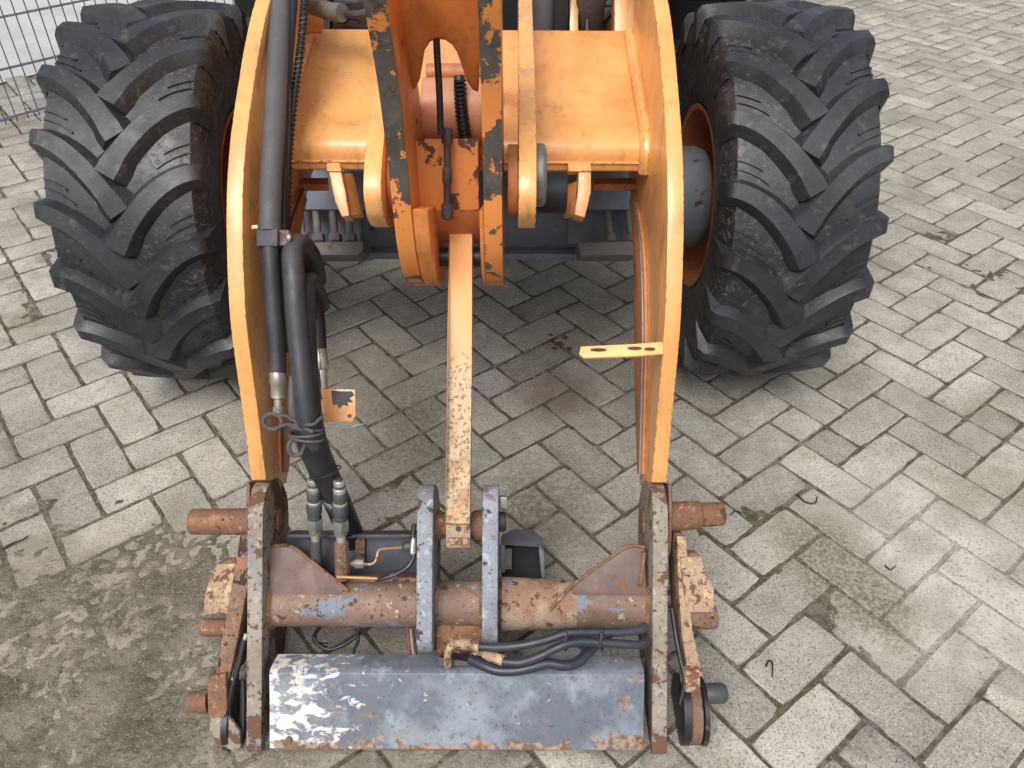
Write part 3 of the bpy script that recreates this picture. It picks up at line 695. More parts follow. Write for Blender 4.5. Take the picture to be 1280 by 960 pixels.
# ---- lift arms
front = [(-90, 1.62), (0, 1.463), (50, 1.41), (100, 1.375), (175, 1.335), (250, 1.318), (325, 1.322), (400, 1.338), (456, 1.366), (520, 1.405), (602, 1.452)]
back = [(606, 1.585), (560, 1.615), (480, 1.63), (400, 1.635), (320, 1.66), (250, 1.72), (180, 1.86), (110, 2.05), (60, 2.30), (20, 2.7)]
fp = smooth_prof([SP(a, b) for a, b in front], 5); bp = smooth_prof([SP(a, b) for a, b in back], 5)
arm_prof = fp + bp + [(fp[0][0]+1.2, fp[0][1]-.02)]
HW = .372
for sx in (-1, 1):
    lab = 'curved arm plate carrying the hydraulic hoses' if sx < 0 else 'curved arm plate with the pale slotted strip'
    m_ = MB(); x0, x1 = sorted((CX+sx*HW, CX+sx*(HW-.027)))
    m_.plate(arm_prof, x0, x1); m_.v = [(x + (0.006*sx if z < .45 else 0), y, z) if False else (x, y, z) for x, y, z in m_.v]
    arm = m_.build('lift_arm', [M['orange']], LD, .0025, label=lab)
    # pale, weathered front edge: its own strip, 0.6 mm proud
    # inner liner plate with weld line
    lf_ = [(238, 1.66), (300, 1.545), (400, 1.505), (500, 1.515), (592, 1.53)]; lb = [(592, 1.57), (480, 1.61), (400, 1.62), (300, 1.645), (250, 1.70)]
    pr = smooth_prof([SP(a, b) for a, b in lf_], 5) + smooth_prof([SP(a, b) for a, b in lb], 4)
    x0 = CX+sx*(HW-.027); x1 = x0 - sx*.008
    m_ = MB(); m_.plate(pr, min(x0, x1), max(x0, x1)); m_.build('arm_liner', M['orange_dirty'], arm, .001)
    wl = MB(); wl.tube([(x0 - sx*.009, *SP(a, b-.003)) for a, b in lf_], .0030, 8, 5); wl.build('weld_bead', M['zinc'] if sx > 0 else M['dark_inner'], arm)
    # weld fillet where the cross tube meets the arm
    fl = MB(); fl.tube([(x0 - sx*.006, *SP(a, b)) for a, b in ((40, 1.715), (80, 1.64), (120, 1.57), (155, 1.515), (172, 1.495), (192, 1.492), (214, 1.514))], .013, 10, 4)
    fl.build('weld_fillet', M['orange'], arm)
    # rusty lower end, outside the coupler plate
    m_ = MB(); e = [(604, 1.462), (640, 1.458), (690, 1.47), (700, 1.53), (680, 1.60), (600, 1.58)]
    xa = CX+sx*(HW+.0045); m_.plate(smooth_prof([SP(a, b) for a, b in e], 3), min(xa, xa+sx*.007), max(xa, xa+sx*.007))
    m_.build('arm_end', M['rust'], arm, .003)
# slotted strip on the right arm
arm_r = arm
m_ = MB(); q = [P(726, 433, 1.335), P(790, 430, 1.345), P(829, 427, 1.36), P(829, 442, 1.345), P(786, 445, 1.33), P(730, 447, 1.32), P(724, 442, 1.322)]
m_.prism(q, Vector((0, .002, -.005))); strip = m_.build('slotted_strip', M['pale_bracket'], LD, .001, label='pale slotted strip sticking in from the right arm')
for (x, y, a) in ((748, 438, 10), (793, 436, 9), (812, 437, 7)):
    m_ = MB(); c = P(x, y, 1.3295+(x-748)*.00022); n_ = 14
    e1 = RIGHT; e2 = (P(750, 447, 1.32)-P(750, 432, 1.337)).normalized()
    m_.prism([c + e1*math.cos(2*PI*k/n_)*a*.00131 + e2*math.sin(2*PI*k/n_)*.0028 + Vector((0, -.0002, .0022)) for k in range(n_)], Vector((0, 0, -.0012)))
    m_.build('slot', M['dark_inner'], strip)

# ---- cross tube
ct = [SP(37, 1.74)] + smooth_prof([SP(140, 1.546), SP(150, 1.530), SP(160, 1.512), SP(170, 1.500), SP(180, 1.4955), SP(190, 1.498), SP(200, 1.506), SP(214, 1.521)], 3) + [(1.80, .735), (1.86, .80)]
m_ = MB(); m_.plate(ct, CX-HW+.027, CX+HW-.027); tubeo = m_.build('cross_tube', M['orange'], LD, .004, angle=60)
m_ = MB(); m_.tube([(CX-HW+.03, *SP(203, 1.5075)), (CX+HW-.03, *SP(203, 1.5075))], .0025, 8, 1); m_.build('seam', M['orange'], tubeo)
# lugs and pads under the tube
for sx, (x0, x1, xt) in ((-1, (409, 427, 434)), (1, (711, 740, 725))):
    m_ = MB()
    if sx < 0: q = [P(410, 212, 1.475), P(426, 212, 1.475), P(432, 240, 1.475), P(437, 270, 1.475), P(427, 271, 1.475), P(418, 250, 1.475)]
    else: q = [P(723, 212, 1.475), P(739, 212, 1.475), P(739, 240, 1.475), P(731, 272, 1.475), P(717, 268, 1.475), P(722, 240, 1.475)]
    m_.prism(q, VIEW*.05)
    if sx < 0: m_.prism([P(427, 216, 1.50), P(440, 216, 1.53), P(452, 268, 1.53), P(437, 270, 1.49)], VIEW*.03)
    else: m_.prism([P(722, 225, 1.50), P(706, 232, 1.53), P(706, 270, 1.53), P(718, 268, 1.49)], VIEW*.03)
    m_.prism([P(x0-1, 203, 1.478), P(x1-2, 203, 1.478), P(x1, 214, 1.47), P(x0-1, 214, 1.47)], VIEW*.03)
    m_.build('pivot_lug', M['orange'], tubeo, .003)
for (x0, x1) in ((362, 410), (743, 795)):
    m_ = MB(); m_.prism([P(x0, 222, 1.70), P(x1, 222, 1.70), P(x1, 230, 1.66), P(x0, 230, 1.66)], Vector((0, 0, -.016)))
    m_.build('pad', M['orange_dirty'], tubeo, .002)
brick_('back_plate', 362, 214, 800, 262, 1.93, 1.95, M['axle'], LD)
# black cylinder: shadow beside the pin cap put into its colour
m_ = MB(); y_, z_ = SP(240, 1.40); m_.lathe((.03, y_, z_), (.092, y_, z_), [(0, .036), (1, .036)], 24); m_.build('shadow_cylinder', M['black'], LD, .004)
m_ = MB(); y_, z_ = SP(219, 1.29); m_.lathe((.033, y_, z_), (.052, y_, z_), [(0, .049), (.75, .049), (1, .044)], 28); m_.build('pin_cap', M['zinc'], LD, .002)
m_ = MB(); m_.lathe(P(670, 188, 1.27), P(680, 188, 1.275), [(0, .010), (1, .010)], 6); m_.build('pin_bolt', M['dark_inner'], LD, .001)

# ---- pivot brackets either side of the bell crank
bf = [(-40, 1.66), (0, 1.58), (60, 1.42), (110, 1.315), (170, 1.235), (230, 1.205), (262, 1.222), (279, 1.255), (285, 1.30), (281, 1.36), (255, 1.42), (215, 1.50)]
bb = [SP(150, 1.60), SP(60, 1.78), SP(-40, 1.90)]
for sx in (-1, 1):
    prof = [p for p in smooth_prof([SP(a, b) for a, b in (bf if sx > 0 else bf)], 4)] + bb
    if sx < 0: prof = smooth_prof([SP(a, b) for a, b in bf[3:]], 4) + [SP(150, 1.60), SP(110, 1.6)]
    m_ = MB(); c = -.094 + sx*.1155; m_.plate(prof, c-.0135, c+.0135); m_.build('pivot_bracket', M['orange'], LD, .0025)
    m_ = MB(); c2 = c - sx*.022; m_.lathe((c2-.008, *SP(225, 1.30)), (c2+.008, *SP(225, 1.30)), [(0, .055), (1, .055)], 30); m_.build('greasy_washer', M['orange_dirty'], LD, .002)

# ---- bell crank
def bc(px, py, D): return P(px, py, D)
cf = [(-80, .93), (0, .985), (100, 1.09), (206, 1.19), (262, 1.238), (300, 1.278), (326, 1.318), (345, 1.37), (355, 1.43), (358, 1.50)]
cb = [(352, 1.56), (325, 1.60), (250, 1.55), (190, 1.44), (110, 1.33), (40, 1.20), (-80, 1.08)]
cprof = smooth_prof([SP(a, b) for a, b in cf], 4) + smooth_prof([SP(a, b) for a, b in cb], 3)
m_ = MB()
arch = [(478, -80, .985), (602, -80, .985), (600, 60, 1.14), (598, 112, 1.20), (590, 108, 1.20), (583, 98, 1.19), (577, 80, 1.17), (571, 62, 1.15), (564, 51, 1.14), (555, 45, 1.13), (546, 44, 1.13), (537, 47, 1.13), (530, 58, 1.14), (527, 78, 1.16), (524, 95, 1.185), (518, 107, 1.20), (508, 113, 1.20), (497, 116, 1.205), (488, 60, 1.14)]
m_.prism([P(a, b, 1/(.905-.000969*b)) for a, b, d in arch], VIEW*.014)
m_.v = [(min(max(x, CX-.006-.063), CX-.006+.066) if False else x, y, z) for x, y, z in m_.v]
crank = m_.build('bell_crank', M['orange_worn'], LD, .002, label='central bell crank with scuffed rusty front edges')
for c, nm in ((-.1695, 0), (-.0305, 1)):
    m_ = MB(); m_.plate(cprof, c-.0135, c+.0135)
    m_.build('side_plate', M['orange_worn'], crank, .002)
    # worn front edge: bare metal wearing strip on the plate's nose
    m_ = MB(); fpx = smooth_prof([SP(a, b-.0022) for a, b in cf[:9]], 4); fpb = list(reversed(smooth_prof([SP(a, b+.002) for a, b in cf[:9]], 4)))
    m_.plate(fpx+fpb, c-.0139, c+.0139); m_.build('worn_edge', M['bare_edge'], crank, .0012, label='dark worn edge with orange paint left in patches')
m_ = MB(); m_.prism([P(512, 173, 1.30), P(598, 173, 1.30), P(599, 262, 1.37), P(535, 270, 1.37), P(520, 262, 1.365)], VIEW*.012)
m_.build('web_plate', M['spot_rust'], crank, .003)
m_ = MB(); m_.prism([P(512, 262, 1.36), P(601, 262, 1.36), P(601, 300, 1.43), P(527, 300, 1.43)], VIEW*.03); m_.build('web_plate', M['orange_dirty'], crank, .003)
m_ = MB(); m_.lathe((-.157, *SP(140, 1.42)), (-.043, *SP(140, 1.42)), [(0, .056), (1, .056)], 36); m_.build('boss_or_shade_bar', M['boss'], crank, .002)
m_ = MB(); m_.lathe((-.161, *SP(91, 1.50)), (-.02, *SP(91, 1.50)), [(0, .016), (1, .016)], 20); m_.build('boss_or_shade_bar', M['orange_dirty'], crank, .001)  # dark rod: the tube's shadowed front edge, shade put into its colour
m_ = MB(); m_.tube([P(545, 20, 1.155), P(546, 60, 1.18), P(549, 110, 1.21), P(551, 168, 1.25)], .0052, 12, 4); m_.build('grease_hose', M['black_rubber'], crank)
m_ = MB(); m_.lathe(P(559, 160, 1.27), P(559, 274, 1.345), [(0, .006), (.03, .009), (.16, .009), (.17, .0055), (.42, .0055), (.43, .008), (.58, .008), (.6, .006), (.82, .006), (.83, .010), (.98, .010), (1, .006)], 12)
m_.build('grease_fitting', M['dark_inner'], crank, .0008)
m_ = MB(); m_.tube([P(574, 96, 1.36), P(576, 130, 1.36), P(582, 172, 1.37)], .0095, 12, 4)
for k in range(14):
    t = k/13; a = P(575+6*t*t, 100+70*t, 1.352+.012*t); m_.lathe(a+VIEW*-.001, a + (P(582, 172, 1.37)-P(574, 96, 1.36)).normalized()*.0035, [(0, .0112), (1, .0112)], 12)
m_.build('spiral_hose', M['black_rubber'], crank)
zc = SP(268, 1.26)[1]
low = [p for p in smooth_prof([SP(a, b+.0012) for a, b in cf[4:]], 4) + smooth_prof([SP(a, b-.003) for a, b in cb[:3]], 3) if p[1] < zc+.02]
for xa_, xb_ in ((-.1565, -.130), (-.0520, -.0435)):
    m_ = MB(); m_.plate(low, xa_, xb_); m_.build('lower_boss', M['orange_worn'], crank, .004, angle=60)
m_ = MB(); m_.lathe((-.157, *SP(322, 1.452)), (-.043, *SP(322, 1.452)), [(0, .017), (1, .017)], 20); m_.build('lower_pin', M['greasy'], crank, .002)

# ---- link bar
m_ = MB()
q = [P(561, 292, 1.415), P(590.5, 292, 1.415), P(589.5, 470, 1.395), P(587.5, 655, 1.425), P(556.5, 655, 1.425), P(558.5, 470, 1.395)]
m_.prism(q, VIEW*.028); lk = m_.build('link_bar', M['link'], LD, .0025, label='flat link bar worn from orange to cream and bare metal')
brick_('link_foot', 557, 655, 588, 685, 1.432, 1.475, M['tube_cream'], lk, .003)
m_ = MB(); c = P(573, 661, 1.431); m_.lathe(c, c+VIEW*.01, [(0, .0052), (1, .0052)], 12); m_.build('bolt_hole', M['greasy'], lk)
brick_('link_foot_nut', 560, 673, 586, 681, 1.424, 1.44, M['rust_pale'], lk, .002)

# ================================================================== QUICK COUPLER (hangs on the arms)
m_ = MB(); xa, xb = CX-.345, CX+.345
ty, tz = SP(755, 1.497)
m_.lathe((xa, ty, tz), (xb, ty, tz), [(0, .0425), (1, .0425)], 40)
QC = m_.build('quick_coupler', M['tube'], LD, 0, label='rusty quick coupler frame with blue-grey remains of paint')
m_ = MB(); m_.lathe((P(627, 755, 1.45).x, ty, tz), (P(722, 755, 1.45).x, ty, tz), [(0, .0495), (.25, .0480), (.7, .0445), (1, .0428)], 36); m_.build('tube_sleeve', M['tube_cream'], QC)
pf = [(600, 1.50), (604, 1.475), (614, 1.452), (634, 1.434), (660, 1.430), (760, 1.430), (880, 1.430), (935, 1.430), (941, 1.436)]
pb = [(936, 1.446), (900, 1.485), (850, 1.53), (800, 1.585), (740, 1.60), (660, 1.60), (625, 1.59), (605, 1.555), (598, 1.522)]
pprof = smooth_prof([SP(a, b) for a, b in pf], 3) + smooth_prof([SP(a, b) for a, b in pb], 3)
for sx in (-1, 1):
    c = CX+sx*.3575; m_ = MB(); m_.plate(pprof, c-.0135, c+.0135); sp_ = m_.build('side_plate', M['rust_grey'], QC, .0025)
    # dark disc of the pin on the inner face
    xi = c-sx*.0138; m_ = MB(); m_.lathe((xi, *SP(652, 1.535)), (xi-sx*.004, *SP(652, 1.535)), [(0, .026), (1, .024)], 24); m_.build('pin_disc', M['rust_orange'], QC, .001)
# pivot pins sticking out
m_ = MB(); m_.lathe(P(239, 652, 1.50), P(314, 652, 1.50), [(0, .021), (.02, .0235), (.97, .0245), (1, .0245)], 28); m_.build('pivot_pin', M['rust_orange'], QC, 0, label='long plain rusty pin on the side of the hoses')
m_ = MB(); m_.lathe(P(833, 646, 1.50), P(905, 642, 1.50), [(0, .0275), (.58, .0260), (.60, .0225), (.97, .0215), (1, .0185)], 28); m_.build('pivot_pin', M['rust_orange'], QC, 0, label='stepped rusty pin on the outer right side')
# ears and pin
ef = [(606, 1.47), (608, 1.445), (618, 1.425), (640, 1.415), (700, 1.412), (780, 1.412), (806, 1.418), (816, 1.44)]
eb = [(812, 1.50), (780, 1.55), (700, 1.575), (640, 1.56), (612, 1.52)]
eprof = smooth_prof([SP(a, b) for a, b in ef], 3) + smooth_prof([SP(a, b) for a, b in eb], 3)
for c in (-.1505, -.0365):
    m_ = MB(); m_.plate(eprof, c-.0140, c+.0140); m_.build('ear', M['blue_ear'], QC, .0025)
m_ = MB(); y_, z_ = SP(657, 1.485); m_.lathe((-.14, y_, z_), (-.118, y_, z_), [(0, .027), (.5, .027), (.7, .024), (1, .024)], 24); m_.build('bushing', M['rust_orange'], QC)
m_ = MB(); m_.lathe((-.073, y_, z_), (-.047, y_, z_), [(0, .024), (.3, .028), (1, .0285)], 24); m_.build('bushing', M['rust_orange'], QC)
m_ = MB(); m_.lathe((-.14, y_, z_), (-.045, y_, z_), [(0, .018), (1, .018)], 20); m_.build('link_pin', M['rust'], QC)
m_ = MB(); y2, z2 = SP(652, 1.47); m_.lathe((-.0225, y2, z2), (-.009, y2, z2), [(0, .018), (.8, .018), (1, .015)], 20); m_.build('pin_head', M['dark_inner'], QC)
brick_('bolt_head', 624, 621, 634, 636, 1.45, 1.47, M['zinc'], QC, .002)
# gussets
m_ = MB(); m_.prism([P(337, 682, 1.475), P(362, 682, 1.475), P(384, 698, 1.475), P(432, 735, 1.462), P(425, 744, 1.462), P(336, 744, 1.462)], VIEW*.010); m_.build('gusset', M['gusset'], QC, .002)
m_ = MB(); m_.tube([P(337, 682, 1.474), P(364, 683, 1.474), P(386, 699, 1.473), P(430, 734, 1.461), P(434, 738, 1.458)], .003, 8, 3); m_.build('weld_bead', M['rust_orange'], QC)
m_ = MB(); m_.prism([P(806, 684, 1.475), P(786, 683, 1.475), P(762, 698, 1.475), P(714, 733, 1.462), P(716, 744, 1.462), P(808, 744, 1.462)], VIEW*.010); m_.build('gusset', M['gusset'], QC, .002)
m_ = MB(); m_.tube([P(806, 684, 1.474), P(785, 683, 1.474), P(760, 699, 1.473), P(716, 731, 1.461), P(700, 748, 1.452), P(688, 762, 1.450)], .0032, 8, 3)
m_.tube([P(805, 690, 1.470), P(803, 712, 1.468), P(800, 732, 1.455)], .004, 8, 3); m_.build('weld_bead', M['rust_orange'], QC)
for sx in (-1, 1):   # ring weld of the tube to the side plates and ears
    x = CX+sx*.3435; m_ = MB(); m_.lathe((x, ty, tz), (x-sx*.008, ty, tz), [(0, .051), (1, .0425)], 36); m_.build('weld_ring', M['rust_orange'], QC)
for x in (-.1665, -.1345, -.0525, -.0205):
    m_ = MB(); m_.lathe((x-.004, ty, tz), (x+.004, ty, tz), [(0, .046), (.5, .0475), (1, .046)], 30); m_.build('weld_ring', M['rust'], QC)
# slate channel behind, with pipe work
brick_('channel_plate', 358, 671, 521, 724, 1.53, 1.542, M['slate'], QC, .002)
brick_('channel_lip', 358, 668, 521, 673, 1.50, 1.545, M['slate'], QC, .0015)
brick_('channel_foot', 444, 672, 456, 708, 1.515, 1.53, M['rust'], QC, .002)
brick_('rear_bar', 434, 722, 521, 740, 1.49, 1.53, M['rust'], QC, .003)
m_ = MB(); m_.tube([P(453, 705, 1.47), P(464, 705, 1.47), P(470, 700, 1.47), P(473, 689, 1.475), P(481, 686, 1.48), P(507, 684, 1.49)], .0026, 10, 5)
m_.build('brake_pipe', M['copper'], QC)
m_ = MB(); m_.tube([P(421, 721, 1.452), P(472, 723, 1.452)], .0028, 10, 1); m_.build('brake_pipe', M['copper'], QC)
m_ = MB(); m_.lathe(P(438, 704, 1.475), P(456, 704, 1.475), [(0, .006), (.3, .006), (.32, .010), (.95, .010), (1, .007)], 8); m_.build('pipe_union', M['zinc'], QC, .0008)
m_ = MB(); m_.lathe(P(503, 683, 1.485), P(514, 683, 1.485), [(0, .006), (.3, .009), (1, .009)], 8); m_.build('pipe_union', M['grey_fit'], QC, .0008)
m_ = MB(); m_.tube([P(470, 725, 1.455), P(482, 722, 1.45), P(498, 716, 1.45), P(511, 707, 1.45), P(517, 694, 1.455), P(516, 672, 1.46), P(518, 655, 1.47)], .0046, 10, 5); m_.build('braided_hose', M['greasy'], QC)
m_ = MB(); m_.lathe(P(516, 694, 1.45), P(517, 672, 1.455), [(0, .003), (.1, .0055), (.8, .0055), (1, .003)], 10); m_.build('hose_ferrule', M['steel'], QC)
# two quick couplings standing on their stems
def coupling(x0, y0, x1, y1, D0, D1, stem_mat, sw):
    a = P(x0, y0, D0); b = P(x1, y1, D1); k = 1.40/1014
    L = y1-y0
    segs = [(0, 1, 7, 's'), (1, 7, 7.6, 's'), (7, 10, 6.4, 'g'), (10, 16, 8.2, 's'), (16, 27, 8.6, 'g'), (27, 30, 9.2, 's'), (30, 43, 9.8, 'g'), (43, 49, 8.0, 'g'), (49, 62, 11.0, 'z'), (62, 67, 8.5, 'z'), (67, 78, 6.2, 's')]
    mats = {'s': 0, 'g': 1, 'z': 2}
    m_ = MB(); d = (b-a)
    for (p0, p1, r, mk) in segs:
        m_.cur = mats[mk]; n_ = 6 if p0 == 49 else 24
        if p1-p0 < 2: continue
        m_.lathe(a + d*(p0/L), a + d*(p1/L), [(0, r*k*.93), (.12, r*k), (.88, r*k), (1, r*k*.93)], n_)
    m_.cur = 1; m_.lathe(a - d*.004, a + d*.01, [(0, 4.6*k), (1, 5*k)], 20)
    o = m_.build('hose_coupling', [M['steel'], M['grey_fit'], M['zinc']], QC, 0)
    o2 = MB(); o2.lathe(a + d*(76/L), b, [(0, sw*k*.85), (.06, sw*k), (1, sw*k)], 8 if sw > 8 else 20); o2.build('stem', M[stem_mat], QC)
coupling(391, 597, 396, 706, 1.40, 1.49, 'grey_fit', 7.5)
coupling(424, 599, 428, 722, 1.395, 1.475, 'rust', 9.5)
m_ = MB(); m_.tube([P(402, 618, 1.43), P(408, 628, 1.435), P(417, 636, 1.43)], .007, 8, 3); m_.build('dust_cap', M['grey_fit'], QC)
# grey socket behind the right ear
so_ = MB()
A = [P(628, 676, 1.57), P(672, 676, 1.57), P(681, 722, 1.57), P(628, 716, 1.57)]
so_.prism([P(626, 681, 1.55), P(640, 673, 1.58), P(668, 673, 1.58), P(680, 684, 1.55)], VIEW*.10)
so_.prism([P(673, 682, 1.55), P(680, 684, 1.55), P(681, 724, 1.56), P(677, 724, 1.56)], VIEW*.10)
so_.prism([P(626, 681, 1.55), P(631, 681, 1.55), P(631, 716, 1.56), P(626, 716, 1.56)], VIEW*.10)
so_.build('socket_housing', M['axle'], QC, .0015)
brick_('socket_back', 627, 682, 678, 728, 1.64, 1.65, M['dark_void'], QC, 0)  # dark sheet: shaded inside of the open socket as colour
brick_('socket_block', 629, 686, 640, 712, 1.575, 1.62, M['axle_dark'], QC, .002)
# bottom box: folded channel
t_ = .006
outer = [SP(819, 1.455), SP(833, 1.418), SP(838, 1.408), SP(843, 1.403), SP(937, 1.408)]
inner_ = [SP(937, 1.414), SP(845, 1.409), SP(841, 1.4135), SP(836, 1.423), SP(822, 1.461)]
m_ = MB(); m_.plate(outer+inner_, CX-.323, CX+.326); bx_ = m_.build('front_box', M['box'], QC, .0012, angle=50, label='folded blue-grey box with white scrapes and a rusty lower edge')
brick_('box_back', 340, 822, 806, 930, 1.48, 1.486, M['dark_inner'], QC, 0)
brick_('lower_lip', 338, 929, 806, 938, 1.4085, 1.47, M['rust'], QC, .001)
for (x, y) in ((361, 928), (800, 929)):
    m_ = MB(); c = P(x, y-3, 1.4045); m_.lathe(c-VIEW*.002, c+VIEW*.004, [(0, .0055), (1, .006)], 12); m_.build('rivet', M['rust'], QC)
# rusty back plate between the ears and recess with elbows
brick_('rust_plate', 545, 782, 606, 836, 1.47, 1.48, M['rust_orange'], QC, .001)
m_ = MB(); m_.prism([P(548, 822, 1.4205), P(553, 817, 1.436), P(622, 817, 1.436), P(617, 833, 1.4135), P(551, 833, 1.4135)], DOWN*-.0016-VIEW*.0022); m_.build('box_opening', M['greasy'], QC, 0)
m_ = MB(); m_.tube([P(560, 832, 1.40), P(560, 815, 1.395), P(565, 806, 1.39), P(577, 804, 1.385), P(595, 806, 1.38)], .0066, 12, 4); m_.lathe(P(576, 804.5, 1.384), P(599, 807, 1.38), [(0, .009), (.4, .0102), (1, .0102)], 16)
m_.build('pipe_elbow', M['rust_pale'], QC)
m_ = MB(); m_.tube([P(590, 830, 1.40), P(592, 818, 1.395), P(604, 816, 1.39)], .005, 12, 4); m_.lathe(P(604, 817, 1.385), P(630, 826, 1.37), [(0, .007), (.3, .0095), (1, .0095)], 16); m_.build('pipe_elbow', M['rust_pale'], QC)
HR = .0088
for (pts, r) in (([(597, 808, 1.378), (625, 809, 1.37), (655, 806, 1.365), (685, 799, 1.365), (710, 791, 1.365), (740, 790, 1.37), (775, 790, 1.375), (800, 787, 1.385), (806, 783, 1.40)], .0075),
                 ([(628, 827, 1.368), (650, 828, 1.362), (675, 820, 1.36), (700, 808, 1.36), (725, 802, 1.365), (760, 804, 1.37), (800, 806, 1.38), (808, 800, 1.40)], .0075),
                 ([(588, 824, 1.39), (605, 832, 1.378), (622, 838, 1.372), (645, 838, 1.37), (665, 834, 1.37), (685, 829, 1.372), (705, 832, 1.372), (722, 828, 1.378), (735, 815, 1.39), (745, 805, 1.40)], .0092)):
    m_ = MB(); m_.tube([P(*p) for p in pts], r, 14, 6); m_.build('hydraulic_hose', M['blue_hose'], QC)
for (x, y0, y1) in ((707, 786, 812), (751, 786, 813)):
    m_ = MB(); n_ = 20; pts = []
    for k in range(n_+1):
        a = 2*PI*k/n_; pts.append(P(x+1.5*math.sin(a*2), (y0+y1)/2 + (y1-y0)/2*math.cos(a), 1.368+.0105*math.sin(a)))
    m_.tube(pts, .0028, 8, 1); m_.build('hose_clip', M['rubber'], QC)
# wires under the tube
m_ = MB(); m_.tube([P(392, 796, 1.5), P(398, 806, 1.5), P(412, 812, 1.5), P(430, 806, 1.5), P(445, 796, 1.5), P(452, 786, 1.5)], .0035, 8, 4)
m_.tube([P(400, 784, 1.53), P(393, 794, 1.52), P(396, 804, 1.51), P(410, 806, 1.51)], .004, 8, 4); m_.tube([P(444, 786, 1.49), P(448, 800, 1.49), P(442, 814, 1.49), P(446, 826, 1.48)], .003, 8, 4); m_.build('loose_cable', M['black_rubber'], QC)
for (x, mt) in ((509, 'hose_red'), (513, 'steel'), (517, 'twig')):
    m_ = MB(); m_.tube([P(x, 786, 1.49), P(x+2, 806, 1.48), P(x+5, 826, 1.47)], .0016, 6, 3); m_.build('thin_wire', M[mt], QC)

# outer levers, stops, locking pins
def lever(poly, D, mat, name='lever', dep=.09, lab=None):
    m_ = MB(); L_ = poly; q = [P(x, y, d) for x, y, d in L_]; m_.prism(q, VIEW*dep); return m_.build(name, M[mat], QC, .003, label=lab)
lever([(300, 668, 1.47), (311, 668, 1.47), (309, 735, 1.455), (297, 800, 1.445), (286, 850, 1.435), (268, 850, 1.435), (279, 790, 1.445), (290, 728, 1.46)], 0, 'rust')
lever([(846, 670, 1.47), (858, 670, 1.47), (862, 735, 1.455), (866, 790, 1.445), (880, 846, 1.435), (860, 846, 1.435), (852, 790, 1.45), (848, 735, 1.46)], 0, 'rust_pale')
def knuckle(px, py, r, x0, x1, D, mat, name, n=28):
    m_ = MB(); m_.lathe(P(x0, py, D), P(x1, py, D), [(0, r*.9), (.1, r), (.9, r), (1, r*.9)], n); return m_.build(name, M[mat], QC, 0)
# left
lever([(258, 846, 1.425), (282, 842, 1.425), (284, 888, 1.425), (280, 897, 1.425), (260, 897, 1.425)], 0, 'rust_orange', 'lever_knuckle', .07)
knuckle(0, 900, .052, 287, 296, 1.475, 'greasy', 'lever_disc')
lever([(262, 895, 1.432), (284, 893, 1.432), (300, 915, 1.430), (301, 936, 1.430), (290, 939, 1.430), (270, 930, 1.430), (261, 912, 1.432)], 0, 'rust_grey', 'lever_foot', .010)
m_ = MB(); m_.lathe(P(235, 878, 1.46), P(262, 876, 1.46), [(0, .015), (.05, .018), (.55, .018), (.6, .021), (1, .021)], 24); m_.build('locking_pin', M['rust_orange'], QC, label='short rusty locking pin end')
m_ = MB(); m_.tube([P(305, 800, 1.45), P(298, 830, 1.445), P(289, 862, 1.44), P(286, 890, 1.44), P(290, 920, 1.44), P(298, 932, 1.445), P(303, 915, 1.45), P(304, 880, 1.455), P(303, 850, 1.46)], .0055, 10, 5); m_.build('control_cable', M['black_rubber'], QC)
m_ = MB(); m_.tube([P(308, 792, 1.455), P(300, 818, 1.45), P(291, 850, 1.44)], .004, 10, 3); m_.build('release_rod', M['steel'], QC)
m_ = MB(); m_.prism([P(270, 705, 1.47), P(296, 704, 1.47), P(294, 735, 1.46), P(288, 768, 1.455), P(254, 768, 1.455), P(255, 745, 1.46), P(262, 722, 1.468)], VIEW*.06); m_.build('stop_block', M['rust_pale'], QC, .004, label='pale flaking stop block outside the left lever')
m_ = MB(); m_.lathe(P(251, 784, 1.50), P(284, 784, 1.50), [(0, .013), (.1, .0165), (1, .0165)], 20); m_.build('stop_pin', M['rust_orange'], QC)
# right
m_ = MB(); m_.prism([P(850, 697, 1.46), P(877, 695, 1.46), P(886, 725, 1.455), P(893, 735, 1.45), (P(893, 766, 1.45)), P(858, 766, 1.45)], VIEW*.06); m_.build('stop_block', M['rust_pale'], QC, .004, label='pale flaking stop block outside the right lever')
m_ = MB(); m_.lathe(P(858, 772, 1.47), P(895, 771, 1.47), [(0, .0215), (.92, .0215), (1, .019)], 24); m_.build('stop_pin', M['rust'], QC)
knuckle(0, 886, .062, 846, 858, 1.475, 'greasy', 'lever_disc')
knuckle(0, 888, .058, 852, 872, 1.475, 'rust', 'lever_drum')
lever([(856, 838, 1.416), (875, 838, 1.416), (876, 866, 1.412), (857, 866, 1.412)], 0, 'rust_pale', 'lever_knuckle', .05)
knuckle(0, 888, .060, 872, 879, 1.475, 'greasy', 'lever_disc')
m_ = MB(); m_.lathe(P(882, 867, 1.44), P(908, 866, 1.44), [(0, .018), (.8, .018), (1, .014)], 20); m_.build('locking_pin', M['grey_fit'], QC, label='dark steel locking pin end on the right')
m_ = MB(); m_.tube([P(840, 760, 1.46), P(845, 795, 1.45), P(851, 825, 1.44), P(856, 850, 1.43), P(850, 880, 1.43)], .0045, 10, 4); m_.build('control_cable', M['black_rubber'], QC)

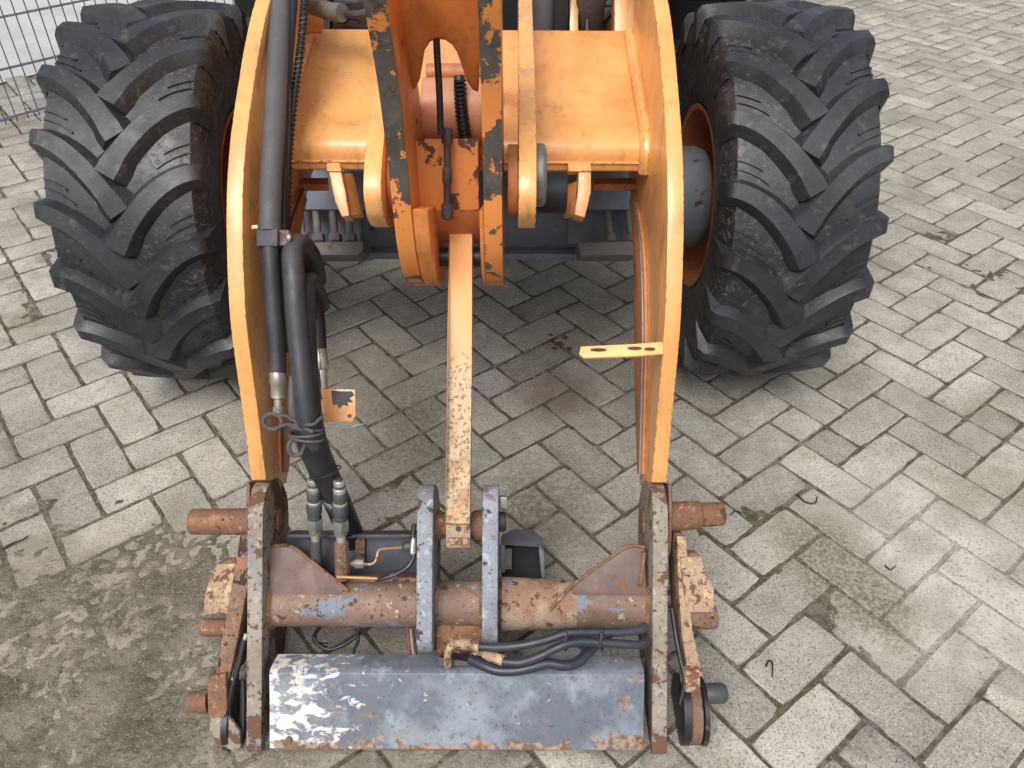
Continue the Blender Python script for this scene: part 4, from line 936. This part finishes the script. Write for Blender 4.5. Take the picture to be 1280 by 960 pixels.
# ================================================================== HOSES ON THE LEFT ARM
def hose(name, pts, r, mat, sub=6, n=16, label=None):
    m_ = MB(); m_.tube([P(*p) for p in pts], r, n, sub); return m_.build(name, M[mat], LD, label=label)
hose('hose_sleeve', [(352, -60, 1.56), (350, 0, 1.49), (347, 70, 1.43), (343, 150, 1.385), (339, 220, 1.36), (337, 290, 1.35)], .0185, 'sleeve')
hose('hydraulic_hose', [(338, 292, 1.352), (338, 320, 1.352), (342, 380, 1.365), (346, 430, 1.378), (347.5, 468, 1.388)], .0145, 'rubber')
hose('hydraulic_hose', [(368, -60, 1.56), (366, 0, 1.50), (360, 80, 1.45), (356, 170, 1.415), (355, 240, 1.40), (354, 320, 1.40), (357, 380, 1.42), (362, 440, 1.44)], .0085, 'black_rubber')
m_ = MB(); m_.lathe(P(347, 464, 1.386), P(348, 498, 1.393), [(0, .013), (.06, .0145), (.45, .0140), (.5, .0125), (.96, .0125), (1, .010)], 22); m_.lathe(P(348, 497, 1.393), P(348.5, 519, 1.40), [(0, .0075), (.5, .0075), (.55, .010), (1, .010)], 16)
m_.build('hose_ferrule', M['steel'], LD)
# spiral wrapped thin hose
path = smooth_path([P(*p) for p in [(382, -60, 1.57), (381, 0, 1.51), (376, 60, 1.475), (368, 120, 1.45), (362, 180, 1.43), (359, 240, 1.415), (358, 296, 1.41)]], 60)
m_ = MB(); m_.tube(path[::20], .0058, 12, 1)
u_ = Vector((1, 0, 0)); hel = []
for i, p in enumerate(path):
    t = (path[min(i+1, len(path)-1)]-path[max(i-1, 0)]).normalized(); u2 = (u_-t*u_.dot(t)).normalized(); v2 = t.cross(u2)
    a = i*2*PI/6.0; hel.append(p + (u2*math.cos(a)+v2*math.sin(a))*.0068)
m_.tube(hel, .0017, 5, 1); m_.build('spiral_hose', M['black_rubber'], LD)
brick_('hose_clamp', 320, 286, 347, 308, 1.335, 1.40, M['slate'], LD, .003)
brick_('hose_clamp', 348, 287, 361, 307, 1.345, 1.40, M['axle_dark'], LD, .003)
m_ = MB(); m_.lathe(P(358, 297, 1.342), P(364, 297, 1.346), [(0, .0045), (.5, .0075), (1, .0045)], 12); m_.build('clamp_bolt', M['steel'], LD)
brick_('clamp_bracket', 314, 281, 322, 286, 1.33, 1.40, M['orange'], LD, .001)
hose('hydraulic_hose', [(396, 352, 1.50), (390, 325, 1.46), (380, 308, 1.415), (370, 306, 1.375), (366, 318, 1.352), (367, 345, 1.34), (371, 400, 1.332), (376, 450, 1.33), (382, 505, 1.335), (388, 545, 1.35), (400, 580, 1.385), (415, 620, 1.44), (434, 665, 1.52), (446, 690, 1.56)], .0182, 'rubber', label='thick hose looping over in front of the arm')
hose('hydraulic_hose', [(402, 385, 1.50), (397, 365, 1.47), (390, 351, 1.43), (385, 356, 1.40), (384, 380, 1.385), (385, 430, 1.375), (390, 500, 1.375), (398, 550, 1.39), (413, 590, 1.43), (430, 635, 1.50), (447, 680, 1.57)], .0145, 'rubber')
hose('hydraulic_hose', [(392, 350, 1.50), (398, 400, 1.46), (400, 440, 1.45)], .0120, 'black_rubber')
hose('hose_cover', [(384, 530, 1.352), (392, 560, 1.368), (407, 595, 1.41), (425, 635, 1.475), (444, 682, 1.56)], .024, 'black_rubber')
hose('hydraulic_hose', [(366, 470, 1.40), (366, 510, 1.40), (372, 545, 1.40), (384, 575, 1.41)], .0085, 'sleeve')
m_ = MB(); m_.lathe(P(400, 437, 1.445), P(403, 463, 1.44), [(0, .0115), (.05, .0125), (.9, .0125), (1, .010)], 20); m_.lathe(P(403, 463, 1.44), P(404, 486, 1.435), [(0, .0085), (.5, .0085), (1, .0075)], 16); m_.build('hose_ferrule', M['steel'], LD)
m_ = MB(); m_.lathe(P(393, 468, 1.43), P(396, 500, 1.425), [(0, .009), (1, .0095)], 14); m_.build('hose_ferrule', M['zinc'], LD)
# ties and their loops
def ring(cx, cy, D, rx, ry, r, tilt=0, dz=.02, name='wire_tie', mat='sleeve'):
    m_ = MB(); pts = []
    for k in range(25):
        a = 2*PI*k/24; x = rx*math.cos(a); y = ry*math.sin(a)
        pts.append(P(cx + x*math.cos(tilt) - y*math.sin(tilt), cy + x*math.sin(tilt) + y*math.cos(tilt), D + dz*math.sin(a)))
    m_.tube(pts, r, 8, 1); m_.build(name, M[mat], LD)
for (cy, t, rr) in ((524, -.25, 20), (533, .12, 22), (541, -.1, 21), (547, .1, 21)):
    ring(383, cy, 1.355, rr, 5, .0024, t, -.026)
ring(341, 527, 1.375, 12, 9.5, .0036, .2, .004); 
hose('wire_tie', [(350, 519, 1.372), (360, 521, 1.355), (372, 528, 1.335), (390, 531, 1.322), (402, 522, 1.335)], .0030, 'sleeve', 5, 8)
hose('wire_tie', [(346, 535, 1.372), (358, 531, 1.355), (372, 533, 1.335), (392, 540, 1.322)], .0030, 'sleeve', 5, 8)
hose('wire_tie', [(372, 545, 1.345), (364, 551, 1.345), (361, 560, 1.345), (366, 569, 1.35), (377, 566, 1.35), (382, 552, 1.34)], .0040, 'sleeve', 5, 8)
ring(407, 590, 1.40, 20, 5, .0012, -.35, -.028, mat='twig')
# small orange bracket with a chip
m_ = MB(); m_.prism([P(396, 485, 1.425), P(444, 487, 1.425), P(445, 519, 1.425), P(441, 527, 1.425), P(404, 527, 1.425), P(404, 512, 1.425), (P(396, 503, 1.425))], VIEW*.006)
br = m_.build('small_bracket', M['orange'], LD, .0012, label='small orange bracket plate with dark chipped paint')
m_ = MB(); pts = [(414, 488), (425, 489), (440, 489), (443, 494), (437, 498), (442, 503), (434, 503), (436, 508), (429, 506), (424, 511), (421, 505), (416, 507), (415, 498)]
m_.prism([P(x, y, 1.4244) for x, y in pts], VIEW*.0005); m_.build('paint_chip', M['dark_inner'], br)
m_ = MB(); c = P(437, 520, 1.4243); m_.lathe(c, c+VIEW*.001, [(0, .0036), (1, .0036)], 14); m_.build('bolt_hole', M['greasy'], br)

# mirrored detail: cable running down the inner side of the right arm
for o in list(COL.objects):
    if o.type == 'MESH' and o.data.materials and o.name.startswith('lift_arm'): pass
